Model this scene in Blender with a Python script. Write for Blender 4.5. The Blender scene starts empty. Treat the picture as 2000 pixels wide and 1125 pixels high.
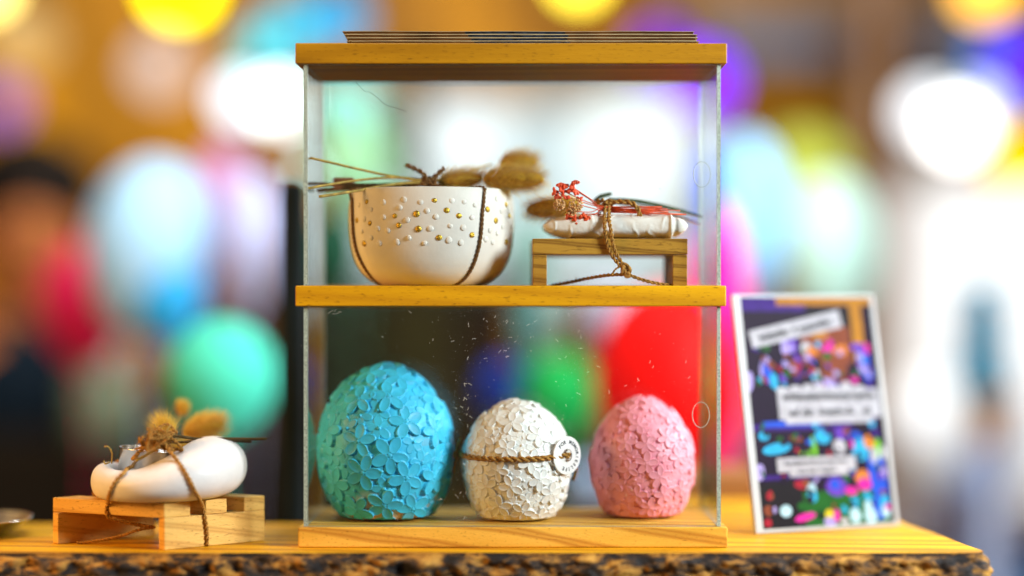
import bpy, math, random
import numpy as np
from mathutils import Vector, Matrix, noise
from mathutils.bvhtree import BVHTree
random.seed(7); np.random.seed(7)
R = math.radians
SC = bpy.context.scene
COL = SC.collection

# ------------------------------------------------------------------ camera, world, lights
S = 0.00036            # metres per reference pixel on the plane y = 0
D = 1.30               # camera distance of that plane
H = 0.1753             # camera height above the slab
cam = bpy.data.cameras.new('camera'); camo = bpy.data.objects.new('camera', cam); COL.objects.link(camo)
camo.location = (0, -D, H); camo.rotation_euler = (R(90), 0, 0)
cam.sensor_width = 36; cam.lens = 65; cam.shift_y = 0.01025
cam.clip_start = 0.05; cam.clip_end = 60
cam.dof.use_dof = True; cam.dof.focus_distance = D + 0.014; cam.dof.aperture_fstop = 0.75
SC.camera = camo
SC.view_settings.view_transform = 'Standard'; SC.view_settings.look = 'None'
SC.view_settings.gamma = 1; SC.view_settings.exposure = 0.1; SC.view_settings.use_curve_mapping = False
SC.render.engine = 'CYCLES'
SC.cycles.use_denoising = True
SC.cycles.use_adaptive_sampling = False
SC.cycles.max_bounces = 10; SC.cycles.transparent_max_bounces = 24
SC.cycles.sample_clamp_indirect = 6
SC.cycles.caustics_reflective = False; SC.cycles.caustics_refractive = False
w = bpy.data.worlds.new('World'); SC.world = w; w.use_nodes = True
w.node_tree.nodes['Background'].inputs[0].default_value = (0.85, 0.92, 1.0, 1)
w.node_tree.nodes['Background'].inputs[1].default_value = 0.05

def area(name, loc, target, size, power, color, sy=None):
    l = bpy.data.lights.new(name, 'AREA'); l.energy = power; l.color = color
    l.shape = 'RECTANGLE'; l.size = size; l.size_y = sy or size
    o = bpy.data.objects.new(name, l); COL.objects.link(o); o.location = loc
    o.rotation_euler = (Vector(target) - Vector(loc)).to_track_quat('-Z', 'Y').to_euler()
    return o
area('key_lamp', (1.05, -0.55, 0.62), (0.0, 0.06, 0.16), 0.34, 30, (0.90, 0.96, 1.0))
area('warm_lamp', (-1.10, -0.42, 0.42), (0.0, 0.06, 0.16), 0.38, 12, (1.0, 0.52, 0.14))
area('rim_lamp', (0.80, 0.42, 0.42), (0.0, 0.06, 0.12), 0.30, 10, (0.85, 0.95, 1.0))
area('hall_fill_near', (0.0, 1.3, 1.55), (0.0, 2.6, 0.0), 1.6, 22, (1.0, 0.93, 0.86), 0.8)  # added fill over the hall, no fixture there
area('hall_fill_wall', (-0.9, 3.6, 1.6), (-1.0, 5.2, 0.4), 2.2, 55, (1.0, 0.85, 0.62), 0.8)  # added area light that brightens the back wall
area('hall_fill_front', (-0.2, 0.25, 1.35), (-0.1, 1.3, 0.0), 1.2, 17, (0.95, 0.97, 1.0), 0.5)  # added fill that lights the balloons from above
area('hall_fill_right', (1.1, 0.45, 1.1), (0.8, 1.5, 0.0), 0.8, 10, (0.93, 0.97, 1.0), 0.5)  # added fill that whitens the balloons on the right

def W(px, py, y=0.0):
    k = S * (D + y) / D
    return Vector(((px - 1000) * k, y, H + (583 - py) * k))

# ------------------------------------------------------------------ materials
def new_mat(name):
    m = bpy.data.materials.new(name); m.use_nodes = True
    nt = m.node_tree; nt.nodes.clear()
    out = nt.nodes.new('ShaderNodeOutputMaterial')
    return m, nt, out
def nd(nt, t, **k):
    n = nt.nodes.new(t)
    for a, b in k.items(): setattr(n, a, b)
    return n
def ramp(nt, stops):
    r = nt.nodes.new('ShaderNodeValToRGB'); e = r.color_ramp.elements
    while len(e) < len(stops): e.new(0.5)
    for i, (p, c) in enumerate(stops):
        e[i].position = p; e[i].color = (*c, 1) if len(c) == 3 else c
    return r
def plain(name, col, rough=0.5, metal=0.0, spec=None, var=0.12, vscale=60, bump=0.0, bscale=300, coat=0, sss=0, sheen=0):
    m, nt, out = new_mat(name)
    b = nd(nt, 'ShaderNodeBsdfPrincipled'); nt.links.new(b.outputs[0], out.inputs[0])
    tc = nd(nt, 'ShaderNodeTexCoord'); n = nd(nt, 'ShaderNodeTexNoise')
    n.inputs['Scale'].default_value = vscale; n.inputs['Detail'].default_value = 5
    nt.links.new(tc.outputs['Object'], n.inputs['Vector'])
    lo = tuple(max(0, c * (1 - var)) for c in col); hi = tuple(min(1, c * (1 + var)) for c in col)
    r = ramp(nt, [(0.3, lo), (0.7, hi)]); nt.links.new(n.outputs[0], r.inputs[0])
    nt.links.new(r.outputs[0], b.inputs['Base Color'])
    b.inputs['Roughness'].default_value = rough; b.inputs['Metallic'].default_value = metal
    b.inputs['Coat Weight'].default_value = coat
    if spec is None: spec = 0.35 if max(col) > 0.12 else 0.08
    b.inputs['Specular IOR Level'].default_value = spec
    if sheen: b.inputs['Sheen Weight'].default_value = sheen
    if sss:
        b.inputs['Subsurface Weight'].default_value = sss
        b.inputs['Subsurface Radius'].default_value = (0.004, 0.002, 0.001)
        b.inputs['Subsurface Scale'].default_value = 1.0
    if bump:
        n2 = nd(nt, 'ShaderNodeTexNoise'); n2.inputs['Scale'].default_value = bscale; n2.inputs['Detail'].default_value = 6
        nt.links.new(tc.outputs['Object'], n2.inputs['Vector'])
        bp = nd(nt, 'ShaderNodeBump'); bp.inputs['Strength'].default_value = bump; bp.inputs['Distance'].default_value = 0.001
        nt.links.new(n2.outputs[0], bp.inputs['Height']); nt.links.new(bp.outputs[0], b.inputs['Normal'])
    return m
def wood(name, lo, hi, line, along=(0.08, 1, 1), scale=90, ring=26, dist=3.0, rough=0.5, tick=0.5, seed=0.0, lineamt=0.6, rot=(0, 0, 0)):
    m, nt, out = new_mat(name)
    b = nd(nt, 'ShaderNodeBsdfPrincipled'); nt.links.new(b.outputs[0], out.inputs[0])
    tc = nd(nt, 'ShaderNodeTexCoord'); mp = nd(nt, 'ShaderNodeMapping')
    mp.inputs['Location'].default_value = (seed, seed * 1.7, seed * 0.6)
    mp.inputs['Rotation'].default_value = rot
    mp.inputs['Scale'].default_value = along
    nt.links.new(tc.outputs['Object'], mp.inputs['Vector'])
    n = nd(nt, 'ShaderNodeTexNoise'); n.inputs['Scale'].default_value = scale; n.inputs['Detail'].default_value = 8; n.inputs['Roughness'].default_value = 0.65
    nt.links.new(mp.outputs[0], n.inputs['Vector'])
    r1 = ramp(nt, [(0.28, lo), (0.72, hi)]); nt.links.new(n.outputs[0], r1.inputs[0])
    wv = nd(nt, 'ShaderNodeTexWave', wave_type='BANDS', bands_direction='DIAGONAL')
    wv.inputs['Scale'].default_value = ring; wv.inputs['Distortion'].default_value = dist
    wv.inputs['Detail'].default_value = 3; wv.inputs['Detail Scale'].default_value = 0.6
    nt.links.new(mp.outputs[0], wv.inputs['Vector'])
    r2 = ramp(nt, [(0.55, (0, 0, 0)), (0.93, (lineamt,) * 3), (1.0, (lineamt * .5,) * 3)])
    nt.links.new(wv.outputs['Fac'], r2.inputs[0])
    mx = nd(nt, 'ShaderNodeMixRGB'); mx.inputs[2].default_value = (*line, 1)
    nt.links.new(r2.outputs[0], mx.inputs[0]); nt.links.new(r1.outputs[0], mx.inputs[1])
    # short dark pores
    mp2 = nd(nt, 'ShaderNodeMapping'); mp2.inputs['Scale'].default_value = tuple(a * (2.2 if a < 0.5 else 1) for a in along)
    mp2.inputs['Rotation'].default_value = rot
    nt.links.new(tc.outputs['Object'], mp2.inputs['Vector'])
    n3 = nd(nt, 'ShaderNodeTexNoise'); n3.inputs['Scale'].default_value = 900; n3.inputs['Detail'].default_value = 2
    nt.links.new(mp2.outputs[0], n3.inputs['Vector'])
    r3 = ramp(nt, [(0.60, (0, 0, 0)), (0.72, (tick,) * 3)]); nt.links.new(n3.outputs[0], r3.inputs[0])
    mx2 = nd(nt, 'ShaderNodeMixRGB'); mx2.inputs[2].default_value = (*[c * 0.55 for c in line], 1)
    nt.links.new(r3.outputs[0], mx2.inputs[0]); nt.links.new(mx.outputs[0], mx2.inputs[1])
    nt.links.new(mx2.outputs[0], b.inputs['Base Color']); b.inputs['Specular IOR Level'].default_value = 0.2
    b.inputs['Roughness'].default_value = rough
    bp = nd(nt, 'ShaderNodeBump'); bp.inputs['Strength'].default_value = 0.35; bp.inputs['Distance'].default_value = 0.0006
    nt.links.new(n3.outputs[0], bp.inputs['Height']); nt.links.new(bp.outputs[0], b.inputs['Normal'])
    return m
def emit(name, col, strength):
    m, nt, out = new_mat(name)
    e = nd(nt, 'ShaderNodeEmission'); e.inputs[0].default_value = (*col, 1); e.inputs[1].default_value = strength
    nt.links.new(e.outputs[0], out.inputs[0]); return m
def acrylic(name, tint=(0.97, 0.985, 0.98), rough=0.02):
    m, nt, out = new_mat(name)
    t = nd(nt, 'ShaderNodeBsdfTransparent'); t.inputs[0].default_value = (*tint, 1)
    g = nd(nt, 'ShaderNodeBsdfGlossy'); g.inputs['Roughness'].default_value = rough
    f = nd(nt, 'ShaderNodeFresnel'); ge = nd(nt, 'ShaderNodeNewGeometry'); mr = nd(nt, 'ShaderNodeMapRange')
    mr.inputs[3].default_value = 1.45; mr.inputs[4].default_value = 1 / 1.45     # same reflectance on the way in and out
    nt.links.new(ge.outputs['Backfacing'], mr.inputs[0]); nt.links.new(mr.outputs[0], f.inputs[0])
    # fine vertical polishing streaks
    tc = nd(nt, 'ShaderNodeTexCoord'); mp = nd(nt, 'ShaderNodeMapping'); mp.inputs['Scale'].default_value = (1, 1, 0.02)
    n = nd(nt, 'ShaderNodeTexNoise'); n.inputs['Scale'].default_value = 700
    nt.links.new(tc.outputs['Object'], mp.inputs[0]); nt.links.new(mp.outputs[0], n.inputs['Vector'])
    bp = nd(nt, 'ShaderNodeBump'); bp.inputs['Strength'].default_value = 0.12; bp.inputs['Distance'].default_value = 0.0002
    nt.links.new(n.outputs[0], bp.inputs['Height'])
    mx = nd(nt, 'ShaderNodeMixShader'); nt.links.new(f.outputs[0], mx.inputs[0])
    nt.links.new(t.outputs[0], mx.inputs[1]); nt.links.new(g.outputs[0], mx.inputs[2])
    nt.links.new(mx.outputs[0], out.inputs[0]); return m

M = {}
M['board_top'] = wood('board_top', (0.28, 0.125, 0.003), (0.50, 0.25, 0.006), (0.11, 0.04, 0.003), scale=60, ring=16, dist=5, seed=1.3)
M['board_mid'] = wood('board_mid', (0.58, 0.29, 0.002), (0.84, 0.46, 0.005), (0.30, 0.10, 0.004), scale=60, ring=9, dist=4, seed=4.1, lineamt=0.5, tick=0.8)
M['board_base'] = wood('board_base', (0.64, 0.34, 0.03), (0.88, 0.53, 0.09), (0.36, 0.12, 0.01), along=(0.16, 1, 1), scale=40, ring=34, dist=5.5, seed=2.2, lineamt=0.7)
M['slab'] = wood('slab', (0.62, 0.28, 0.004), (0.86, 0.46, 0.010), (0.34, 0.11, 0.01), along=(0.12, 1, 1), scale=45, ring=22, dist=7, seed=7.7, lineamt=0.8, tick=0.8)
M['pallet'] = wood('pallet', (0.66, 0.36, 0.07), (0.88, 0.56, 0.16), (0.40, 0.16, 0.02), along=(0.12, 0.12, 1), scale=55, ring=50, dist=3, seed=3.3, lineamt=0.5)
M['pallet_dark'] = wood('pallet_dark', (0.40, 0.19, 0.02), (0.66, 0.36, 0.05), (0.20, 0.08, 0.01), scale=50, ring=70, dist=4, seed=5.3, lineamt=0.8)
M['acrylic'] = acrylic('acrylic')
M['acrylic_edge'] = plain('acrylic_edge', (0.34, 0.42, 0.36), 0.35, var=0.5, vscale=900)
M['dust'] = plain('dust', (0.75, 0.72, 0.62), 0.8)
M['dust_dark'] = plain('dust_dark', (0.05, 0.04, 0.03), 0.8)
M['twine'] = plain('twine', (0.45, 0.22, 0.04), 0.85, var=0.6, vscale=700, bump=0.6, bscale=2500)
M['twine_dark'] = plain('twine_dark', (0.20, 0.10, 0.03), 0.85, var=0.4, vscale=900)
M['tail'] = plain('tail', (0.90, 0.56, 0.06), 0.8, var=0.45, vscale=420, sheen=0.3)
def glowthrough(m, col, fac):
    nt = m.node_tree; out = [n for n in nt.nodes if n.type == 'OUTPUT_MATERIAL'][0]; b = [n for n in nt.nodes if n.type == 'BSDF_PRINCIPLED'][0]
    t = nd(nt, 'ShaderNodeBsdfTranslucent'); t.inputs[0].default_value = (*col, 1); mx = nd(nt, 'ShaderNodeMixShader'); mx.inputs[0].default_value = fac
    nt.links.new(b.outputs[0], mx.inputs[1]); nt.links.new(t.outputs[0], mx.inputs[2]); nt.links.new(mx.outputs[0], out.inputs[0])
glowthrough(M['tail'], (0.95, 0.70, 0.14), 0.45)
M['stem'] = plain('stem', (0.45, 0.30, 0.06), 0.6, var=0.4, vscale=200)
M['stem_dark'] = plain('stem_dark', (0.07, 0.05, 0.02), 0.6, var=0.4, vscale=200)
M['leaf'] = plain('leaf', (0.05, 0.07, 0.03), 0.6, var=0.4, vscale=150)
M['leaf_brown'] = plain('leaf_brown', (0.20, 0.09, 0.04), 0.6, var=0.4, vscale=150)
M['red'] = plain('red', (0.80, 0.09, 0.03), 0.6, var=0.3, vscale=300)
M['coral'] = plain('coral', (0.75, 0.09, 0.02), 0.6, var=0.3, vscale=300)
M['puff'] = plain('puff', (0.75, 0.42, 0.18), 0.7, var=0.4, vscale=700)
M['ceramic'] = plain('ceramic', (0.86, 0.80, 0.71), 0.55, var=0.05, vscale=60, bump=0.12, bscale=500)
M['gold'] = plain('gold', (0.62, 0.40, 0.05), 0.35, metal=0.85, var=0.5, vscale=1500, bump=0.5, bscale=1500)
M['white_ceramic'] = plain('white_ceramic', (0.74, 0.71, 0.67), 0.42, var=0.05, vscale=60, bump=0.12, bscale=350)
M['paper'] = plain('paper', (0.88, 0.82, 0.74), 0.55, var=0.04, vscale=50, bump=0.3, bscale=400)
M['silver'] = plain('silver', (0.75, 0.74, 0.70), 0.22, metal=1, var=0.1, bump=0.3, bscale=120)
M['wax'] = plain('wax', (0.25, 0.05, 0.02), 0.5)
M['cream_edge'] = plain('cream_edge', (0.50, 0.42, 0.24), 0.6)
M['gap_shade'] = plain('gap_shade', (0.07, 0.028, 0.006), 0.6, var=0.5, vscale=60)  # dark brown painted as the shade inside the leaflets
M['card_dark'] = plain('card_dark', (0.012, 0.018, 0.03), 0.5, var=0.9, vscale=250)
M['tag'] = plain('tag', (0.86, 0.84, 0.82), 0.6, var=0.03)
M['ink'] = plain('ink', (0.02, 0.02, 0.03), 0.7)

def egg_mat(name, col, wearcol, wear=0.0, rough=0.5):
    m, nt, out = new_mat(name)
    b = nd(nt, 'ShaderNodeBsdfPrincipled'); nt.links.new(b.outputs[0], out.inputs[0])
    tc = nd(nt, 'ShaderNodeTexCoord'); n = nd(nt, 'ShaderNodeTexNoise'); n.inputs['Scale'].default_value = 120; n.inputs['Detail'].default_value = 6
    nt.links.new(tc.outputs['Object'], n.inputs['Vector'])
    r = ramp(nt, [(0.3, tuple(c * 0.85 for c in col)), (0.7, tuple(min(1, c * 1.12) for c in col))]); nt.links.new(n.outputs[0], r.inputs[0])
    at = nd(nt, 'ShaderNodeAttribute', attribute_name='wear')
    mx = nd(nt, 'ShaderNodeMixRGB'); mx.inputs[2].default_value = (*wearcol, 1)
    nt.links.new(at.outputs['Fac'], mx.inputs[0]); nt.links.new(r.outputs[0], mx.inputs[1])
    nt.links.new(mx.outputs[0], b.inputs['Base Color'])
    b.inputs['Roughness'].default_value = rough; b.inputs['Coat Weight'].default_value = 0.08; b.inputs['Coat Roughness'].default_value = 0.25
    n2 = nd(nt, 'ShaderNodeTexNoise'); n2.inputs['Scale'].default_value = 700; n2.inputs['Detail'].default_value = 4
    nt.links.new(tc.outputs['Object'], n2.inputs['Vector'])
    bp = nd(nt, 'ShaderNodeBump'); bp.inputs['Strength'].default_value = 0.15; bp.inputs['Distance'].default_value = 0.0005
    nt.links.new(n2.outputs[0], bp.inputs['Height']); nt.links.new(bp.outputs[0], b.inputs['Normal'])
    return m
M['egg_blue'] = egg_mat('egg_blue', (0.05, 0.60, 0.90), (0.75, 0.50, 0.28))
M['egg_white'] = egg_mat('egg_white', (0.92, 0.89, 0.84), (0.75, 0.5, 0.32))
M['egg_pink'] = egg_mat('egg_pink', (1.0, 0.34, 0.42), (0.80, 0.35, 0.30))

# bark
def bark_mat():
    m, nt, out = new_mat('bark')
    b = nd(nt, 'ShaderNodeBsdfPrincipled'); nt.links.new(b.outputs[0], out.inputs[0])
    tc = nd(nt, 'ShaderNodeTexCoord'); mp = nd(nt, 'ShaderNodeMapping'); mp.inputs['Scale'].default_value = (0.55, 1, 1.4)
    nt.links.new(tc.outputs['Object'], mp.inputs[0])
    n = nd(nt, 'ShaderNodeTexNoise'); n.inputs['Scale'].default_value = 85; n.inputs['Detail'].default_value = 9; n.inputs['Roughness'].default_value = 0.7; n.inputs['Distortion'].default_value = 0.6
    nt.links.new(mp.outputs[0], n.inputs['Vector'])
    r = ramp(nt, [(0.44, (0.006, 0.003, 0.002)), (0.50, (0.07, 0.03, 0.006)), (0.57, (0.38, 0.17, 0.02)), (0.68, (0.62, 0.33, 0.05))])
    nt.links.new(n.outputs[0], r.inputs[0]); nt.links.new(r.outputs[0], b.inputs['Base Color'])
    b.inputs['Roughness'].default_value = 0.8
    bp = nd(nt, 'ShaderNodeBump'); bp.inputs['Strength'].default_value = 0.8; bp.inputs['Distance'].default_value = 0.003
    nt.links.new(n.outputs[0], bp.inputs['Height']); nt.links.new(bp.outputs[0], b.inputs['Normal'])
    return m
M['bark'] = bark_mat()

# ------------------------------------------------------------------ mesh helpers
def perp(t):
    a = Vector((0, 0, 1)) if abs(t.z) < 0.9 else Vector((1, 0, 0))
    u = t.cross(a).normalized(); return u, t.cross(u).normalized()
class MB:
    def __init__(s): s.v = []; s.f = []; s.m = []
    def add(s, vs, fs, mi=0):
        o = len(s.v); s.v += [tuple(p) for p in vs]; s.f += [tuple(i + o for i in f) for f in fs]; s.m += [mi] * len(fs)
    def box(s, x0, x1, y0, y1, z0, z1, mi=0):
        s.add([(x, y, z) for x in (x0, x1) for y in (y0, y1) for z in (z0, z1)],
              [(0, 1, 3, 2), (4, 6, 7, 5), (0, 4, 5, 1), (2, 3, 7, 6), (0, 2, 6, 4), (1, 5, 7, 3)], mi)
    def prism(s, o, a, b, c, mi=0):   # oriented box from corner o with edge vectors
        P = [o + a * i + b * j + c * k for i in (0, 1) for j in (0, 1) for k in (0, 1)]
        s.add(P, [(0, 1, 3, 2), (4, 6, 7, 5), (0, 4, 5, 1), (2, 3, 7, 6), (0, 2, 6, 4), (1, 5, 7, 3)], mi)
    def tube(s, path, rad, n=8, mi=0, cap=True):
        path = [Vector(p) for p in path]; N = len(path)
        rr = rad if hasattr(rad, '__len__') else [rad] * N
        u = None; vs = []
        for i, p in enumerate(path):
            t = (path[min(i + 1, N - 1)] - path[max(i - 1, 0)])
            t = t.normalized() if t.length > 1e-9 else Vector((0, 0, 1))
            if u is None: u, vv = perp(t)
            else:
                u = u - t * u.dot(t)
                u = u.normalized() if u.length > 1e-6 else perp(t)[0]
                vv = t.cross(u)
            for k in range(n):
                a = 2 * math.pi * k / n; vs.append(p + (u * math.cos(a) + vv * math.sin(a)) * rr[i])
        fs = [(i * n + k, i * n + (k + 1) % n, (i + 1) * n + (k + 1) % n, (i + 1) * n + k) for i in range(N - 1) for k in range(n)]
        if cap: fs += [tuple(range(n))[::-1], tuple((N - 1) * n + k for k in range(n))]
        s.add(vs, fs, mi)
    def lathe(s, prof, c=(0, 0, 0), n=48, mi=0, sx=1, sy=1):
        vs = [(c[0] + r * math.cos(2 * math.pi * k / n) * sx, c[1] + r * math.sin(2 * math.pi * k / n) * sy, c[2] + z) for r, z in prof for k in range(n)]
        fs = [(i * n + k, i * n + (k + 1) % n, (i + 1) * n + (k + 1) % n, (i + 1) * n + k) for i in range(len(prof) - 1) for k in range(n)]
        s.add(vs, fs, mi)
    def ell(s, c, rx, ry, rz, n=16, m=10, mi=0, rot=None, fn=None):
        vs = []
        for i in range(m + 1):
            th = math.pi * i / m
            for k in range(n):
                ph = 2 * math.pi * k / n
                p = Vector((math.sin(th) * math.cos(ph), math.sin(th) * math.sin(ph), math.cos(th)))
                q = Vector((p.x * rx, p.y * ry, p.z * rz))
                if fn: q = fn(q, p)
                if rot is not None: q = rot @ q
                vs.append(Vector(c) + q)
        fs = [(i * n + k, i * n + (k + 1) % n, (i + 1) * n + (k + 1) % n, (i + 1) * n + k)[::-1] for i in range(m) for k in range(n)]
        s.add(vs, fs, mi)
    def blade(s, p, d, L, w, bend, mi=0):   # a tapering hair
        u = perp(d)[0] * w
        q = p + d * L * 0.55 + bend * 0.25; e = p + d * L + bend
        s.add([p - u, p + u, q + u * 0.7, q - u * 0.7, e], [(0, 1, 2, 3), (3, 2, 4)], mi)
    def build(s, name, mats, parent=None, smooth=True, bevel=0, bseg=2):
        me = bpy.data.meshes.new(name); me.from_pydata(s.v, [], s.f)
        mats = mats if isinstance(mats, (list, tuple)) else [mats]
        for m in mats: me.materials.append(m)
        if len(mats) > 1: me.polygons.foreach_set('material_index', s.m)
        me.polygons.foreach_set('use_smooth', [smooth] * len(me.polygons)); me.update()
        return link(name, me, parent, bevel, bseg)
def link(name, me, parent=None, bevel=0, bseg=2):
    o = bpy.data.objects.new(name, me); COL.objects.link(o)
    if parent:
        o.parent = parent
        if parent.type == 'EMPTY': o.location = -parent.location
    if bevel:
        b = o.modifiers.new('bevel', 'BEVEL'); b.width = bevel; b.segments = bseg; b.limit_method = 'ANGLE'; b.angle_limit = R(40)
    return o
def thing(name, label, cat, loc, group=None):
    o = bpy.data.objects.new(name, None); COL.objects.link(o); o.location = loc; o.empty_display_size = 0.02
    return tag(o, label, cat, group)
def tag(o, label, cat, group=None):
    o['label'] = label; o['category'] = cat
    if group: o['group'] = group
    return o
def smoothpath(pts, step=0.0012):
    P = [Vector(p) for p in pts]; out = []
    for i in range(len(P) - 1):
        p0 = P[max(i - 1, 0)]; p1 = P[i]; p2 = P[i + 1]; p3 = P[min(i + 2, len(P) - 1)]
        n = max(2, int((p2 - p1).length / step))
        for k in range(n):
            t = k / n
            out.append(0.5 * ((2 * p1) + (p2 - p0) * t + (2 * p0 - 5 * p1 + 4 * p2 - p3) * t * t + (3 * p1 - p0 - 3 * p2 + p3) * t ** 3))
    out.append(P[-1]); return out
def twine(mb, pts, r=0.0011, strands=2, fuzz=60, pitch=None, step=0.0007, hair=0.004):
    pitch = pitch or 5.0 * r
    path = smoothpath(pts, step); N = len(path); u = None; fr = []; L = 0
    for i, p in enumerate(path):
        t = (path[min(i + 1, N - 1)] - path[max(i - 1, 0)])
        t = t.normalized() if t.length > 1e-9 else Vector((0, 0, 1))
        if u is None: u = perp(t)[0]
        else:
            u = u - t * u.dot(t)
            u = u.normalized() if u.length > 1e-6 else perp(t)[0]
        if i: L += (p - path[i - 1]).length
        fr.append((p, u.copy(), t.cross(u), L, t))
    for k in range(strands):
        ph = 2 * math.pi * k / strands
        mb.tube([p + (uu * math.cos(ph + 2 * math.pi * l / pitch) + vv * math.sin(ph + 2 * math.pi * l / pitch)) * r * 0.50 for p, uu, vv, l, t in fr], r * 0.52, 6)
    for _ in range(int(fuzz * L / 0.1)):
        p, uu, vv, l, t = random.choice(fr); a = random.uniform(0, 6.28)
        d = (uu * math.cos(a) + vv * math.sin(a) + t * random.uniform(-1, 1)).normalized()
        mb.blade(p + d * r * 0.7, d, random.uniform(0.3, 1) * hair, 0.00010, Vector([random.uniform(-1, 1) * hair * 0.4 for _ in range(3)]))
def bunny_tail(core, hair, c, axis, L, r, n=3000, hl=0.006):
    r *= 1.15
    axis = Vector(axis).normalized(); q = Vector((0, 0, 1)).rotation_difference(axis).to_matrix()
    c = Vector(c)
    core.ell(c, r * 0.66, r * 0.66, L * 0.42, 20, 14, rot=q)
    for _ in range(int(n * 1.5)):
        z = random.uniform(-1, 1); a = random.uniform(0, 6.2832); s_ = math.sqrt(1 - z * z)
        nrm = Vector((s_ * math.cos(a), s_ * math.sin(a), z))
        p = Vector((nrm.x * r * 0.64, nrm.y * r * 0.64, nrm.z * L * 0.41))
        d = (Vector((nrm.x / r, nrm.y / r, nrm.z / L * 1.2)).normalized() * 0.75 + Vector((0, 0, 0.85)) + Vector([random.gauss(0, 0.16) for _ in range(3)])).normalized()
        hair.blade(c + q @ p, q @ d, hl * random.uniform(0.7, 2.1), 0.00012, q @ Vector([random.gauss(0, hl * 0.12) for _ in range(3)]))

def ID(n): return n
# ------------------------------------------------------------------ the room (setting)
def room():
    mw = wood('hall_wall', (0.22, 0.085, 0.001), (0.90, 0.43, 0.003), (0.12, 0.045, 0.001), along=(1, 1, 0.35), scale=2.2, ring=1.2, dist=3, lineamt=0.8)
    f = MB(); f.box(-5, 5, -2.2, 5.4, -1.14, -1.10)
    o = f.build('floor', plain('floor_mat', (0.30, 0.22, 0.16), 0.5, var=0.3, vscale=4), smooth=False); o['kind'] = 'structure'
    c = MB(); c.box(-5, 5, 0.4, 5.4, 1.75, 1.79)
    for y in (1.4, 2.6, 3.8): c.box(-5, 5, y, y + 0.1, 1.60, 1.748)
    o = c.build('ceiling', plain('ceiling_mat', (0.40, 0.28, 0.16), 0.7, var=0.3, vscale=4), smooth=False); o['kind'] = 'structure'
    # back wall with two window openings
    Y = 5.0
    def X(px): return W(px, 583, Y).x
    def Z(py): return W(583, py, Y).z
    holes = [(X(655), X(1370), Z(590), Z(175)), (X(1745), X(2250), Z(1010), Z(330))]
    b = MB()
    b.box(-4.5, holes[0][0], Y, Y + 0.12, -1.1, 1.75)
    b.box(holes[0][1], holes[1][0], Y, Y + 0.12, -1.1, 1.75)
    b.box(holes[1][1], 4.5, Y, Y + 0.12, -1.1, 1.75)
    for h in holes:
        b.box(h[0], h[1], Y, Y + 0.12, -1.1, h[2]); b.box(h[0], h[1], Y, Y + 0.12, h[3], 1.75)
    o = b.build('wall', mw, smooth=False); tag(o, 'blurred orange-brown timber wall behind everything in the hall', 'wall')
    for i, (h, lab, mc, st) in enumerate(zip(holes, ('bright white blurred window seen through the upper half of the glass case', 'blazing white blurred window at the right edge of the view'), ((0.84, 0.96, 1.0), (1.0, 0.99, 0.97)), (1.0, 1.25))):
        t = thing('window', lab, 'window', (0.5 * (h[0] + h[1]), Y, h[2]))
        fr = MB(); e = 0.04
        fr.box(h[0], h[0] + e, Y - 0.03, Y + 0.08, h[2], h[3]); fr.box(h[1] - e, h[1], Y - 0.03, Y + 0.08, h[2], h[3])
        fr.box(h[0] + e, h[1] - e, Y - 0.03, Y + 0.08, h[2], h[2] + e); fr.box(h[0] + e, h[1] - e, Y - 0.03, Y + 0.08, h[3] - e, h[3])
        fr.build('window_frame', plain('window_frame_mat', (0.6, 0.5, 0.4), 0.5), t, smooth=False)
        p = MB(); p.box(h[0] + e, h[1] - e, Y + 0.03, Y + 0.05, h[2] + e, h[3] - e)
        p.build('pane', emit('daylit_pane', mc, st), t, smooth=False)
room()

def bgbox(name, lab, cat, px0, px1, py0, py1, y, dep, m, bevel=0.005, group=None):
    a = W(px0, py1, y); b = W(px1, py0, y)
    mb = MB(); mb.box(a.x, b.x, y, y + dep, a.z, b.z)
    return tag(mb.build(name, m, smooth=False, bevel=bevel), lab, cat, group)

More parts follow.
